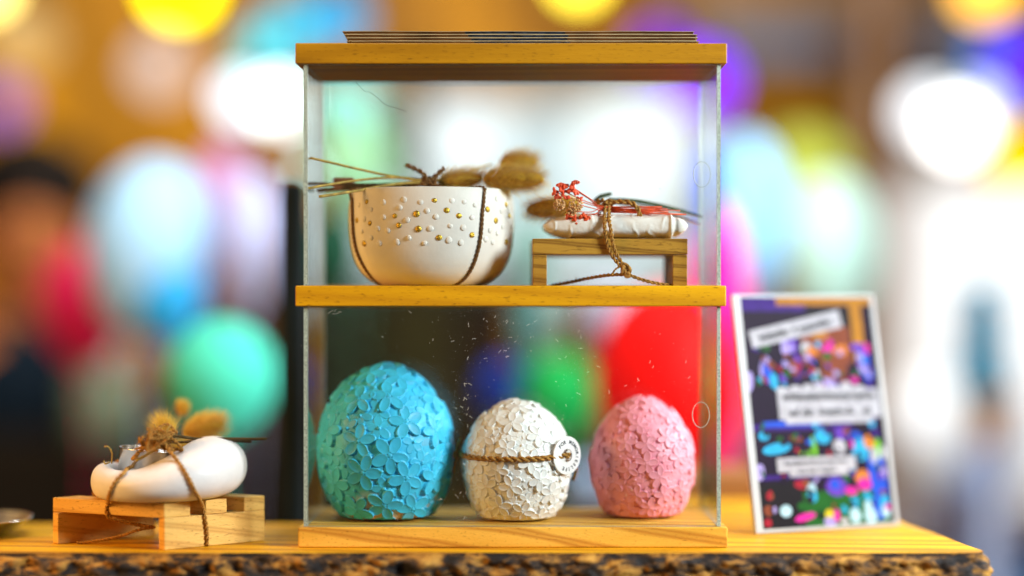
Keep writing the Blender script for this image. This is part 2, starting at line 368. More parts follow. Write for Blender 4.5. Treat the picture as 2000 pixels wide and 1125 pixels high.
pc = {}
def pm(name, col, rough=0.35, **k):
    if name not in pc: pc[name] = plain(name, col, rough, var=0.06, vscale=8, **k)
    return pc[name]
dark = pm('dark_paint', (0.008, 0.014, 0.016), 0.6)
bgbox('wooden_post', 'dark blurred upright post just left of the glass case', 'post', 546, 592, 352, 1240, 0.24, 0.03, dark)
bgbox('wooden_post', 'brown blurred post between the mint balloon and the right-hand window', 'post', 1698, 1732, -300, 900, 1.9, 0.08, pm('brown_post', (0.20, 0.09, 0.03)))
bgbox('wooden_post', 'dark brown blurred post behind the upper left of the glass case', 'post', 796, 832, 100, 900, 1.9, 0.06, pm('brown_post2', (0.07, 0.045, 0.008)))
def cabinet():
    y = 2.3; a = W(500, 1120, y); b = W(1015, 535, y)
    t = thing('cabinet', 'dark olive-brown blurred cabinet behind the blue and white eggs', 'cabinet', ((a.x + b.x) / 2, y, -1.1))
    mb = MB(); mb.box(a.x, b.x, y + 0.02, y + 0.4, -1.1, b.z - 0.03); mb.build('body', pm('cab', (0.026, 0.017, 0.004), 0.7), t, smooth=False, bevel=0.004)
    mb = MB(); mb.box(a.x - 0.02, b.x + 0.02, y, y + 0.42, b.z - 0.028, b.z); mb.build('top', pm('cabtop', (0.03, 0.04, 0.03), 0.5), t, smooth=False, bevel=0.004)
    n = 4
    for i in range(n):
        x0 = a.x + 0.01 + (b.x - a.x) * i / n; x1 = a.x - 0.01 + (b.x - a.x) * (i + 1) / n
        mb = MB(); mb.box(x0, x1, y + 0.001, y + 0.018, -1.05, b.z - 0.05)
        d = mb.build('door', pm('cabdoor%d' % (i % 3), [(0.035, 0.014, 0.003), (0.03, 0.026, 0.005), (0.05, 0.045, 0.008)][i % 3], 0.6), t, smooth=False, bevel=0.004)
        mb = MB(); mb.ell((x1 - 0.03, y - 0.012, b.z - 0.25), 0.012, 0.012, 0.012); mb.build('handle', M['silver'], d)
cabinet()
bgbox('counter', 'dark blurred counter in front of the person on the left', 'counter', -320, 545, 868, 1700, 1.35, 0.45, pm('counter_d', (0.012, 0.008, 0.004), 0.7))
bgbox('backdrop', 'dark brown blurred cupboard added to darken the space behind the counter and the mint-green balloon', 'backdrop', 150, 560, 560, 1600, 2.0, 0.4, pm('backdrop_brown', (0.055, 0.025, 0.006), 0.7))  # added dark mass that sets off the balloons in front
bgbox('crate', 'reddish brown blurred wooden block behind the right end of the glass case', 'crate', 1290, 1490, 925, 1010, 0.30, 0.10, wood('crate_wood', (0.20, 0.08, 0.02), (0.35, 0.16, 0.05), (0.1, 0.04, 0.01)))
bgbox('shop_sign', 'blank slate-blue blurred board hanging high right of the case', 'sign', 1400, 1640, 62, 122, 2.2, 0.04, pm('slate', (0.04, 0.09, 0.17)))
bgbox('shop_sign', 'short slate-blue blurred board hanging above the right-hand lamps', 'sign', 1800, 1960, 58, 128, 2.2, 0.04, pm('slate', (0.04, 0.09, 0.17)))
bgbox('ceiling_beam', 'grey-brown blurred beam crossing the top right of the view', 'beam', 1330, 2300, -60, 40, 4.3, 0.12, pm('beamgrey', (0.42, 0.28, 0.18)))
bgbox('table', 'dark maroon blurred table edge at the bottom right corner', 'table', 1760, 2300, 1018, 1060, 2.6, 0.5, pm('maroon', (0.12, 0.02, 0.03)))
bgbox('blue_crate', 'blue blurred box below the maroon table edge at bottom right', 'box', 1780, 2100, 1064, 1500, 2.7, 0.3, pm('bluebox', (0.10, 0.25, 0.55)))

# balloons
def balloon(lab, px, py, rx, ry, y, col, rough=0.6, tilt=0.0, sss=True):
    k = S * (D + y) / D; c = W(px, py, y)
    t = thing('balloon', lab, 'balloon', c, 'coloured balloons blurred in the background')
    q = Matrix.Rotation(tilt, 3, 'Y')
    mb = MB(); a, b = rx * k, ry * k
    def egg(p, u):
        s_ = 1 - 0.13 * max(0, -u.z) ** 1.5
        return Vector((p.x * s_, p.y * s_, p.z * (1.06 if u.z < 0 else 0.97)))
    mb.ell(c, a, a, b, 40, 28, rot=q, fn=egg)
    mb.build('skin', pm('balloon_%d_%d' % (px, py), col, rough, spec=0.12), t)
    kn = MB(); e = q @ Vector((0, 0, -b * 1.05))
    kn.tube([c + e, c + e + Vector((0, 0, -0.008)), c + e + Vector((0, 0, -0.016))], [0.004, 0.006, 0.010], 10)
    kn.tube([c + e + Vector((0, 0, -0.014)), c + e + Vector((0.01, 0, -0.12)), c + e + Vector((0, 0.01, -0.30))], 0.0012, 5)
    kn.build('knot', pm('balloon_%d_%d' % (px, py), col, rough), t)
balloon('large pale blue blurred balloon right of the person', 292, 480, 122, 175, 1.02, (0.40, 0.70, 0.95), tilt=0.15)
balloon('dark green blurred balloon low behind the left of the bowl', 650, 490, 52, 78, 0.85, (0.008, 0.07, 0.035))
balloon('deep blue blurred balloon shape added for the blue reflection in the right pane of the upper tier', 1378, 365, 30, 85, 0.70, (0.01, 0.07, 0.80))  # added shape standing in for a blue reflection on the side pane
balloon('grey-teal blurred balloon between the bowl and the small dark pallet', 1035, 490, 42, 75, 1.1, (0.22, 0.42, 0.36))
bgbox('wooden_post', 'dark maroon blurred post between the green and scarlet balloons', 'post', 1130, 1158, 565, 1400, 1.2, 0.05, pm('maroon_post', (0.05, 0.012, 0.015)))
bgbox('crate', 'dark brown blurred crate low behind the gap between the white and pink eggs', 'crate', 1015, 1205, 862, 1500, 1.3, 0.3, pm('crate_dark', (0.035, 0.016, 0.006)))
balloon('small pale blue blurred balloon low between the white and pink eggs', 1152, 935, 30, 36, 0.95, (0.50, 0.66, 0.95))
balloon('aqua blurred balloon behind the top left corner of the glass case', 672, 215, 72, 58, 1.5, (0.35, 0.90, 0.85))
balloon('pale lilac blurred balloon shape added for the bright patch above the scarlet one', 1195, 622, 66, 62, 1.35, (0.80, 0.66, 0.90))  # added shape standing in for a bright bit of background
balloon('crimson blurred balloon peeping out below the large pale blue one', 165, 590, 90, 120, 1.16, (0.85, 0.02, 0.12))
balloon('cyan blurred balloon low between the pale blue and lilac ones', 330, 585, 70, 85, 0.99, (0.03, 0.40, 0.80))
balloon('white-lilac blurred balloon left of the dark post', 488, 465, 58, 135, 0.99, (0.55, 0.60, 0.92))
balloon('mauve blurred balloon between the pale blue and lilac ones', 432, 400, 55, 120, 1.25, (0.62, 0.30, 0.55))
balloon('round mint-green blurred balloon behind the ring candle holder', 432, 738, 108, 118, 0.63, (0.07, 0.62, 0.44))
balloon('pale mint blurred balloon behind the upper left of the glass case', 690, 330, 75, 95, 1.45, (0.42, 0.80, 0.45))
balloon('big scarlet blurred balloon behind the pink egg', 1302, 748, 142, 195, 0.66, (0.95, 0.001, 0.0), rough=0.6)
balloon('hot pink blurred balloon beside the scarlet one', 1397, 655, 66, 270, 0.90, (0.98, 0.01, 0.28))
balloon('green blurred balloon behind the white egg', 1092, 775, 78, 92, 0.99, (0.01, 0.42, 0.08))
balloon('small deep blue blurred balloon left of the green one', 985, 765, 48, 60, 1.06, (0.01, 0.05, 0.42))
balloon('sky blue blurred balloon just right of the glass case', 1455, 420, 88, 165, 1.12, (0.30, 0.62, 0.98))
balloon('white-mint blurred balloon above the poster', 1622, 490, 90, 150, 1.45, (0.62, 0.95, 0.82))
balloon('lime green blurred balloon above and left of the white-mint one', 1570, 350, 85, 95, 1.91, (0.50, 0.62, 0.08))
balloon('large white blurred balloon right of the poster', 1808, 830, 88, 118, 1.25, (0.88, 0.88, 0.86))
balloon('white blurred balloon at the right edge of the view', 1975, 850, 62, 100, 1.39, (0.88, 0.88, 0.90))
balloon('lilac-blue blurred balloon low between the two white ones', 1880, 935, 90, 75, 1.58, (0.35, 0.48, 0.85))
balloon('teal blurred balloon half hidden in the middle behind the glass case', 1052, 640, 34, 80, 1.25, (0.20, 0.52, 0.50))

def potplant():
    y = 1.25; c = W(1930, 870, y); k = S * (D + y) / D
    t = thing('potted_plant', 'teal blurred plant in an orange-brown pot by the bright right-hand window', 'plant', c)
    mb = MB(); h = 100 * k
    mb.lathe([(0, 0), (24 * k, 0), (30 * k, 0.01), (56 * k, h * 0.9), (62 * k, h * 0.92), (62 * k, h), (52 * k, h), (50 * k, h * 0.85), (0, h * 0.85)], c, 32)
    mb.build('pot', pm('terracotta', (0.55, 0.22, 0.03), 0.7), t)
    lf = MB(); top = c + Vector((0, 0, h * 0.85))
    for i in range(900):
        a = random.uniform(0, 6.28); rr = math.sqrt(random.random()) * 66 * k; zz = random.random() * 220 * k
        p = top + Vector((rr * math.cos(a) * (1 - zz / (330 * k)) - 12 * k, rr * math.sin(a), zz))
        d = Vector([random.gauss(0, 1) for _ in range(3)]).normalized(); u = perp(d)[0] * 9 * k
        lf.add([p, p + d * 13 * k + u, p + d * 30 * k, p + d * 13 * k - u], [(0, 1, 2, 3)])
    lf.build('foliage', pm('teal_leaf', (0.01, 0.42, 0.62), 0.6), t, smooth=False)
    st = MB(); st.tube([c + Vector((0, 0, -0.001)), c + Vector((0, 0, -0.9))], 0.018, 12); st.lathe([(0, 0), (0.15, 0), (0.15, 0.02), (0, 0.02)], (c.x, c.y, -1.099), 24)
    s2 = st.build('plant_stand', pm('stand', (0.3, 0.35, 0.5)), None); tag(s2, 'thin blurred stand holding the teal potted plant', 'stand')
potplant()
def bush():
    y = 3.2; c = W(770, 330, y); k = S * (D + y) / D
    t = thing('hanging_plant', 'lime green blurred plant hanging behind the upper left of the case', 'plant', c)
    lf = MB()
    for i in range(500):
        d = Vector([random.gauss(0, 1) for _ in range(3)]).normalized() * random.random() ** 0.4
        p = c + Vector((d.x * 42 * k, d.y * 42 * k, d.z * 62 * k + 50 * k)); e = Vector([random.gauss(0, 1) for _ in range(3)]).normalized(); u = perp(e)[0] * 8 * k
        lf.add([p, p + e * 12 * k + u, p + e * 26 * k, p + e * 12 * k - u], [(0, 1, 2, 3)])
    lf.build('foliage', pm('lime_leaf', (0.22, 0.50, 0.01), 0.6), t, smooth=False)
    p = MB(); p.lathe([(0, 0), (30 * k, 0.005), (40 * k, 30 * k), (36 * k, 30 * k), (0, 24 * k)], c + Vector((0, 0, -20 * k)), 24); p.build('pot', pm('darkpot', (0.1, 0.12, 0.06)), t)
    q = MB(); q.tube([c, Vector((c.x, c.y, 1.75))], 0.004, 6); q.build('cord', M['twine_dark'], t)
bush()

# lamps
def lamp(lab, px, py, rpx, y, col, st):
    c = W(px, py, y); k = S * (D + y) / D; r = rpx * k
    t = thing('pendant_lamp', lab, 'lamp', c, 'glowing pendant lamps blurred in the background')
    g = MB(); g.ell(c, r, r, r, 24, 16); g.build('globe', emit('glow_%d_%d' % (px, py), col, st), t)
    s_ = MB(); s_.lathe([(0, r * 1.6), (r * 0.25, r * 1.55), (r * 0.4, r * 1.2), (r * 0.45, r * 0.93), (0, r * 0.93)], c, 16); s_.build('socket', dark, t)
    q = MB(); q.tube([c + Vector((0, 0, r * 1.5)), Vector((c.x, c.y, 1.745))], 0.003, 6); q.build('cord', dark, t)
lamp('white glowing blurred lamp touching the upper left corner of the case', 545, 198, 44, 1.73, (0.85, 1.0, 1.0), 5.0)
lamp('dim bluish white lamp just left of the brighter one', 468, 192, 40, 1.82, (0.70, 0.85, 1.0), 3.2)
lamp('yellow glowing blurred lamp at the top edge on the left', 352, -30, 62, 1.63, (1.0, 0.80, 0.0), 5.8)
lamp('pale yellow lamp cut by the top left corner', -30, -30, 50, 1.63, (1.0, 0.8, 0.2), 5.0)
lamp('yellow glowing blurred lamp above the middle of the case', 1130, -48, 46, 1.63, (1.0, 0.80, 0.05), 5.0)
lamp('orange glowing blurred lamp at the top edge on the right', 1925, -28, 60, 1.63, (1.0, 0.50, 0.06), 3.2)
lamp('largest white glowing blurred lamp on the upper right', 1868, 248, 56, 1.63, (1.0, 0.99, 0.95), 4.3)
lamp('dimmer white lamp just upper left of the largest one', 1815, 220, 56, 1.87, (0.9, 0.95, 1.0), 2.2)
lamp('bluish white lamp overlapping the right of the largest one', 1905, 215, 50, 1.97, (0.75, 0.9, 1.0), 2.2)
lamp('faint cyan blurred lamp above the upper left corner of the case', 562, 60, 52, 1.87, (0.05, 0.65, 0.85), 1.6)
lamp('faint blue blurred lamp at the top left of the case', 655, 38, 60, 1.87, (0.03, 0.40, 0.75), 1.4)
lamp('teal glowing lamp tucked behind the upper left corner of the case', 500, 112, 40, 2.02, (0.1, 0.9, 0.9), 1.4)
lamp('small aqua lamp left of the upper half of the case', 602, 335, 14, 1.54, (0.6, 1.0, 1.0), 5.0)
lamp('violet glowing lamp behind the upper right corner of the case', 1372, 160, 66, 1.63, (0.22, 0.01, 1.0), 2.2)
lamp('deep violet lamp behind the top board on the right', 1290, 110, 60, 1.82, (0.30, 0.02, 0.9), 1.1)
lamp('indigo glowing lamp at the far upper right edge', 1995, 130, 60, 1.73, (0.10, 0.02, 1.0), 1.8)
lamp('small blue lamp above the white lamps on the right', 1925, 108, 24, 1.87, (0.05, 0.25, 0.9), 1.8)
lamp('golden lamp at the right edge beside the white lamps', 1992, 310, 62, 1.87, (1.0, 0.55, 0.0), 1.8)
lamp('big soft white lamp behind the middle of the upper case', 905, 272, 80, 2.30, (0.92, 0.97, 1.0), 1.6)
lamp('big brilliant white lamp behind the right of the upper case', 1240, 290, 115, 2.30, (0.95, 1.0, 1.0), 1.6)

lamp('soft pinkish white globe added for a pale patch high between the yellow lamp and the pale blue balloon', 312, 130, 52, 2.2, (1.0, 0.80, 0.72), 0.95)  # added glowing globe, stands in for a whitish patch
lamp('soft violet globe added for a violet patch at the upper left edge', 5, 205, 40, 2.2, (0.40, 0.16, 0.85), 1.0)  # added glowing globe, gives the violet tone at this edge
lamp('peach lamp near the top left corner', 45, 75, 60, 2.2, (1.0, 0.62, 0.22), 0.9)

# ------------------------------------------------------------------ the person
def person():
    y = 1.75
    P = lambda px, py, dy=0: W(px, py, y + dy)
    hips = P(20, 1090, 0.05)
    J = {}; V = []; E = []; RR = []
    def J_(n, p, r, par=None):
        J[n] = len(V); V.append(tuple(p)); RR.append(r)
        if par: E.append((J[par], J[n]))
    k = S * (D + y) / D
    J_('pelvis', hips, (0.15, 0.11))
    J_('waist', P(25, 950, 0.04), (0.13, 0.10), 'pelvis'); J_('chest', P(35, 760, 0.02), (0.16, 0.115), 'waist')
    J_('upper', P(42, 665, 0.02), (0.13, 0.10), 'chest'); J_('neck', P(46, 600, 0.01), (0.055, 0.055), 'upper')
    J_('skull_low', P(48, 540, -0.01), (0.065, 0.075), 'neck'); J_('skull', P(52, 440, -0.02), (0.082, 0.098), 'skull_low'); J_('crown', P(54, 352, -0.01), (0.066, 0.08), 'skull')
    J_('sh_r', P(150, 690, 0.0), (0.062, 0.062), 'upper'); J_('el_r', P(205, 900, -0.12), (0.045, 0.045), 'sh_r'); J_('wr_r', P(262, 745, -0.28), (0.028, 0.032), 'el_r')
    J_('hand_r', P(278, 690, -0.30), (0.018, 0.040), 'wr_r')
    J_('sh_l', P(-95, 690, 0.0), (0.062, 0.062), 'upper'); J_('el_l', P(-170, 910, -0.05), (0.045, 0.045), 'sh_l'); J_('wr_l', P(-110, 1010, -0.25), (0.03, 0.03), 'el_l'); J_('hand_l', P(-70, 1010, -0.30), (0.03, 0.018), 'wr_l')
    for s_, n in ((1, 'r'), (-1, 'l')):
        x = hips.x + s_ * 0.09
        J_('hip' + n, (x, hips.y, hips.z - 0.06), (0.09, 0.09), 'pelvis'); J_('knee' + n, (x, hips.y - 0.02, -0.62), (0.06, 0.06), 'hip' + n)
        J_('ank' + n, (x, hips.y, -1.03), (0.04, 0.04), 'knee' + n); J_('toe' + n, (x, hips.y - 0.14, -1.07), (0.035, 0.028), 'ank' + n)
    for i, (dx, dz, L) in enumerate([(-0.028, 0.075, 0.9), (-0.010, 0.088, 1), (0.009, 0.085, 1), (0.027, 0.068, 0.85), (-0.045, 0.03, 0.6)]):
        h = Vector(V[J['hand_r']])
        J_('f%d' % i, h + Vector((dx, -0.012, dz * 0.55)), (0.0085, 0.0085), 'hand_r'); J_('g%d' % i, h + Vector((dx * 1.15, -0.035, dz)), (0.007, 0.007), 'f%d' % i)
    me = bpy.data.meshes.new('person'); me.from_pydata(V, E, [])
    skin = pm('skin', (0.62, 0.20, 0.05), 0.5)
    me.materials.append(skin)
    o = link('person', me)
    sk = o.modifiers.new('skin', 'SKIN'); sk.use_smooth_shade = True
    for i, r in enumerate(RR): me.skin_vertices[0].data[i].radius = r
    me.skin_vertices[0].data[0].use_root = True
    sb = o.modifiers.new('sub', 'SUBSURF'); sb.levels = 2; sb.render_levels = 2
    tag(o, 'blurred dark-haired person in navy at the left edge, one hand raised', 'person')
    # clothes
    cl = MB(); ringn = 28
    def ring(c, a, b): return [Vector((c[0] + a * math.cos(6.2832 * i / ringn), c[1] + b * math.sin(6.2832 * i / ringn), c[2])) for i in range(ringn)]
    lv = [(P(20, 1160, .05), .20, .15), (P(22, 1060, .05), .19, .145), (P(25, 950, .04), .17, .135), (P(33, 800, .02), .185, .145), (P(40, 700, .02), .175, .13), (P(43, 650, .02), .125, .10), (P(46, 618, .01), .072, .07)]
    vs = sum([ring(*l) for l in lv], []); cl.add(vs, [(i * ringn + j, i * ringn + (j + 1) % ringn, (i + 1) * ringn + (j + 1) % ringn, (i + 1) * ringn + j) for i in range(len(lv) - 1) for j in range(ringn)])
    for s_, a in (('r', .62), ('l', .95)):
        p0, p1, p2 = (Vector(V[J[n + s_]]) for n in ('sh_', 'el_', 'wr_'))
        p3 = p1.lerp(p2, a - 0.35)
        cl.tube(smoothpath([p0 + Vector((0, 0, 0.01)), p0.lerp(p1, .5), p1, p3], 0.03), 0.068, 16)
    cl.build('jacket', pm('navy', (0.006, 0.014, 0.024), 0.8), o)
    tr = MB()
    for s_ in 'rl': tr.tube([V[J['hip' + s_]], V[J['knee' + s_]], V[J['ank' + s_]]], [0.12, 0.09, 0.07], 16)
    tr.build('trousers', pm('trouser', (0.015, 0.015, 0.02), 0.8), o)
    hr = MB(); c = P(62, 372, 0.015)
    hr.ell(c, 0.112, 0.118, 0.100, 28, 18, fn=lambda q, u: q + Vector((0, 0, 0.006 * math.sin(u.x * 9) * math.cos(u.y * 7))))
    hr.tube(smoothpath([P(128, 380, 0.02), P(150, 450, 0.03), P(140, 520, 0.03)], 0.02), [0.05 - 0.002 * i for i in range(len(smoothpath([P(128, 380, 0.02), P(150, 450, 0.03), P(140, 520, 0.03)], 0.02)))], 12)
    hr.build('hair', pm('hairm', (0.012, 0.008, 0.006), 0.6), o)
    for s_ in (-1, 1):
        fc = MB(); fc.ell(P(48 + s_ * 26, 440, -0.112), 0.011, 0.006, 0.006); fc.build('eye', dark, o)
    ns = MB(); ns.ell(P(48, 478, -0.118), 0.013, 0.018, 0.022); ns.build('nose', skin, o)
    mo = MB(); mo.ell(P(48, 512, -0.098), 0.024, 0.008, 0.007); mo.build('mouth', pm('lips', (0.4, 0.08, 0.05)), o)
    for s_ in (-1, 1):
        er = MB(); er.ell(P(52 + s_ * 98, 462, -0.01), 0.012, 0.02, 0.03); er.build('ear', skin, o)
person()
def jar():
    y = 1.42; c = W(198, 868, y)
    t = thing('jar', 'pale green blurred jar on the counter beside the raised hand', 'jar', c)
    mb = MB(); mb.lathe([(0, 0.001), (0.040, 0.001), (0.046, 0.008), (0.048, 0.09), (0.036, 0.115), (0.034, 0.125), (0, 0.125)], c, 32); mb.build('body', pm('jarg', (0.14, 0.20, 0.12), 0.3), t)
    mb = MB(); mb.lathe([(0, 0.126), (0.038, 0.126), (0.038, 0.145), (0, 0.147)], c, 32); mb.build('lid', pm('jarl', (0.35, 0.45, 0.5), 0.4), t)
jar()

# ------------------------------------------------------------------ the slab
def slab():
    pts = []
    def seg(a, b, n):
        for i in range(n): pts.append((a[0] + (b[0] - a[0]) * i / n, a[1] + (b[1] - a[1]) * i / n))
    seg((-0.62, -0.026), (0.317, -0.026), 800)
    for i in range(24):
        a = -math.pi / 2 + (math.pi / 2 - 0.1) * i / 24; pts.append((0.317 + 0.011 * math.cos(a), -0.015 + 0.011 * math.sin(a)))
    seg((0.328, -0.014), (0.3055, 0.142), 130); seg((0.3055, 0.142), (0.285, 0.385), 120)
    N = len(pts); P = [Vector((x, y, 0)) for x, y in pts]
    nr = []
    for i in range(N):
        t = P[min(i + 3, N - 1)] - P[max(i - 3, 0)]; nr.append(Vector((t.y, -t.x, 0)).normalized())
    mb = MB(); rows = 44; T = 0.050
    def lipz(i): return 0
    vs = []
    for j in range(rows + 1):
        v = j / rows; z = -T * v
        for i in range(N):
            p = P[i]; n = nr[i]
            wob = 0.0016 * noise.noise(Vector((p.x * 14, p.y * 14, 3)))
            if v < 0.05: d = wob
            else:
                q = Vector((p.x * 48, p.y * 48, z * 85))
                rg = noise.fractal(q, 0.8, 2.1, 5) ; rg2 = abs(noise.noise(Vector((p.x * 70 + 9, p.y * 70, z * 120 + 5))))
                d = wob - 0.0005 + 0.0052 * rg + 0.0042 * (0.5 - rg2) + 0.0035 * min(1, v * 3) + 0.002
                d *= min(1, (v - 0.03) / 0.08)
            vs.append(p + n * d + Vector((0, 0, z)))
    fs = [(j * N + i, (j + 1) * N + i, (j + 1) * N + i + 1, j * N + i + 1) for j in range(rows) for i in range(N - 1)]
    mb.add(vs, fs, 0)
    t = thing('wooden_slab', 'live-edge wooden slab with rough bark along its front', 'shelf', (0, 0.05, 0))
    mb.build('bark', M['bark'], t)
    # wood body
    body = MB(); outline = [p + n * 0.0016 * noise.noise(Vector((p.x * 14, p.y * 14, 3))) for p, n in zip(P, nr)]
    back = [Vector((0.16, 0.39, 0)), Vector((0.13, 0.36, 0)), Vector((0.115, 0.22, 0)), Vector((0.09, 0.145, 0)), Vector((-0.2, 0.139, 0)), Vector((-0.62, 0.143, 0))]
    ol = outline + back; n = len(ol)
    body.add([p + Vector((0, 0, 0.0)) for p in ol] + [p + Vector((0, 0, -T)) for p in ol],
             [tuple(range(n)), tuple(range(n, 2 * n))[::-1]] + [(i, n + i, n + (i + 1) % n, (i + 1) % n) for i in range(N - 1, n - 1)], 0)
    body.build('wood', M['slab'], t, smooth=False)
    # legs under the slab, below the frame
    for x, y in ((-0.5, 0.06), (0.26, 0.06)):
        l = MB(); l.box(x - 0.03, x + 0.03, y - 0.03, y + 0.05, -1.099, -T - 0.001); l.build('leg', M['pallet_dark'], t, smooth=False, bevel=0.002)
slab()

# ------------------------------------------------------------------ the case
ZT0, ZT1 = W(0, 124).z, W(0, 84).z
ZM0, ZM1 = W(0, 598).z, W(0, 558).z
ZB0, ZB1 = 0.0, W(0, 1030).z
BX0, BX1 = W(577, 0).x, W(1420, 0).x
GX0, GX1 = W(592, 0).x, W(1409, 0).x
DEP = 0.126
def case():
    t = thing('display_case', 'two-tier clear acrylic display case with three honey wood boards', 'display case', (0, DEP / 2, 0))
    for nm, z0, z1, m, a, b in (('top_board', ZT0, ZT1, 'board_top', BX0, BX1), ('middle_board', ZM0, ZM1, 'board_mid', BX0, BX1 - 0.0006), ('base_board', ZB0 + 0.0002, ZB1, 'board_base', BX0 + 0.002, BX1 + 0.0004)):
        mb = MB(); mb.box(a, b, 0, DEP, z0, z1); mb.build(nm, M[m], t, smooth=False, bevel=0.0009, bseg=3)
    th = 0.0026; yf = 0.0035; yb = DEP - 0.0035
    for lo, hi, seed in ((ZB1, ZM0, 3), (ZM1, ZT0, 4)):
        e = 0.0002; lo += e; hi -= e
        def pane(nm, x0, x1, y0, y1, axis):
            mb = MB(); mb.box(x0, x1, y0, y1, lo, hi)
            # faces: 0 -x,1 +x,2 -y,3 +y,4 -z,5 +z ; broad faces clear, narrow edges frosted
            broad = (0, 1) if axis == 'x' else (2, 3)
            mb.m = [0 if i in broad else 1 for i in range(6)]
            return mb.build(nm, [M['acrylic'], M['acrylic_edge']], t, smooth=False)
        pane('side_pane', GX0, GX0 + th, yf, yb, 'x'); pane('side_pane', GX1 - th, GX1, yf, yb, 'x')
        fp = pane('front_pane', GX0 + th + e, GX1 - th - e, yf + 0.001, yf + 0.001 + th, 'y'); pane('back_pane', GX0 + th + e, GX1 - th - e, yb - th, yb, 'y')
        # dust and scratches on the front pane
        rnd = random.Random(seed); du = MB(); yy = yf + 0.001 - 0.00005
        low = lo < 0.1
        def speck(x, z, r, mi):
            n = 5; a0 = rnd.random() * 6
            rr = [r * rnd.uniform(0.5, 1.2) for _ in range(n)]
            v = [Vector((x + rr[i] * math.cos(a0 + 6.2832 * i / n), yy - 0.00012, z + rr[i] * math.sin(a0 + 6.2832 * i / n))) for i in range(n)]
            v2 = [p + Vector((0, 0.00012, 0)) for p in v]
            du.add(v + v2, [tuple(range(n))] + [(i, (i + 1) % n, n + (i + 1) % n, n + i) for i in range(n)], mi)
        def scratch(x, z, L, a, mi=0, wd=0.0001):
            p0 = Vector((x, yy - 0.00008, z)); p1 = p0 + Vector((math.cos(a), 0, math.sin(a))) * L; mid = (p0 + p1) / 2 + Vector((rnd.uniform(-1, 1), 0, rnd.uniform(-1, 1))) * L * 0.12
            du.tube([p0, mid, p1], wd, 4, mi)
        for _ in range(520 if low else 150):
            x = rnd.uniform(GX0 + .006, GX1 - .006); z = rnd.uniform(lo + .002, hi - .002)
            speck(x, z, rnd.choice([0.00008, 0.0001, 0.00014, 0.0002]), 0 if low or rnd.random() < .25 else 1)
        if low:
            for cx, cy, sx, sy, n in ((1105, 690, 22, 34, 60), (905, 790, 22, 50, 60), (985, 650, 40, 30, 130), (1125, 760, 30, 120, 60), (800, 640, 120, 40, 50), (900, 980, 25, 40, 50)):
                for _ in range(n):
                    p = W(rnd.gauss(cx, sx), rnd.gauss(cy, sy))
                    if not (lo + .001 < p.z < hi - .001): continue
                    if rnd.random() < .22: scratch(p.x, p.z, rnd.uniform(.0012, .0032), rnd.uniform(0, 3.14))
                    else: speck(p.x, p.z, rnd.uniform(.00007, .0002), 0)
            for i in range(6): 
                p = W(640 + i * 4, 613 - (i % 2) * 4); scratch(p.x, p.z, .0022, .9 - (i % 3) * .5)
            for px, py in ((1340, 710), (1345, 740), (1270, 710), (1275, 720), (1250, 745), (1220, 755), (1190, 770), (1222, 970), (1235, 960), (1250, 775)):
                p = W(px, py); scratch(p.x, p.z, rnd.uniform(.0015, .003), rnd.uniform(.5, 2.2))
        else:
            pts = [W(*q) for q in ((694, 158), (704, 170), (712, 178), (722, 178), (735, 188), (750, 202), (758, 206), (772, 209), (792, 216))]
            du.tube([Vector((p.x, yy - .0001, p.z)) for p in pts], 0.00013, 4, 1)
            for px, py, r in ((666, 236, .0004), (687, 245, .0004), (857, 213, .00035), (932, 225, .0002), (1120, 170, .00035), (1160, 170, .0003), (1285, 258, .00035), (1310, 330, .0003), (1290, 332, .0004), (1290, 368, .0004), (640, 173, .0003), (728, 210, .0003), (730, 365, .0002), (1247, 341, .0004)):
                p = W(px, py); speck(p.x, p.z, r, 1)
            for px, py, L, a in ((960, 345, .009, 1.05), (950, 380, .006, 2.2), (1170, 400, .004, .6)): 
                p = W(px, py); scratch(p.x, p.z, L, a, 0, .00007)
        d = du.build('dust', [M['dust'], M['dust_dark']], fp, smooth=False); d['kind'] = 'stuff'
        # finger hole rim
        c = W(1372, 340) if not low else W(1370, 811)
        hole = MB(); hole.tube([Vector((c.x + .0060 * math.cos(a), yf + 0.0004, c.z + .0090 * math.sin(a))) for a in [6.2832 * i / 48 for i in range(49)]], 0.00028, 6)
        hole.build('finger_hole_rim', M['acrylic_edge'], fp)
case()

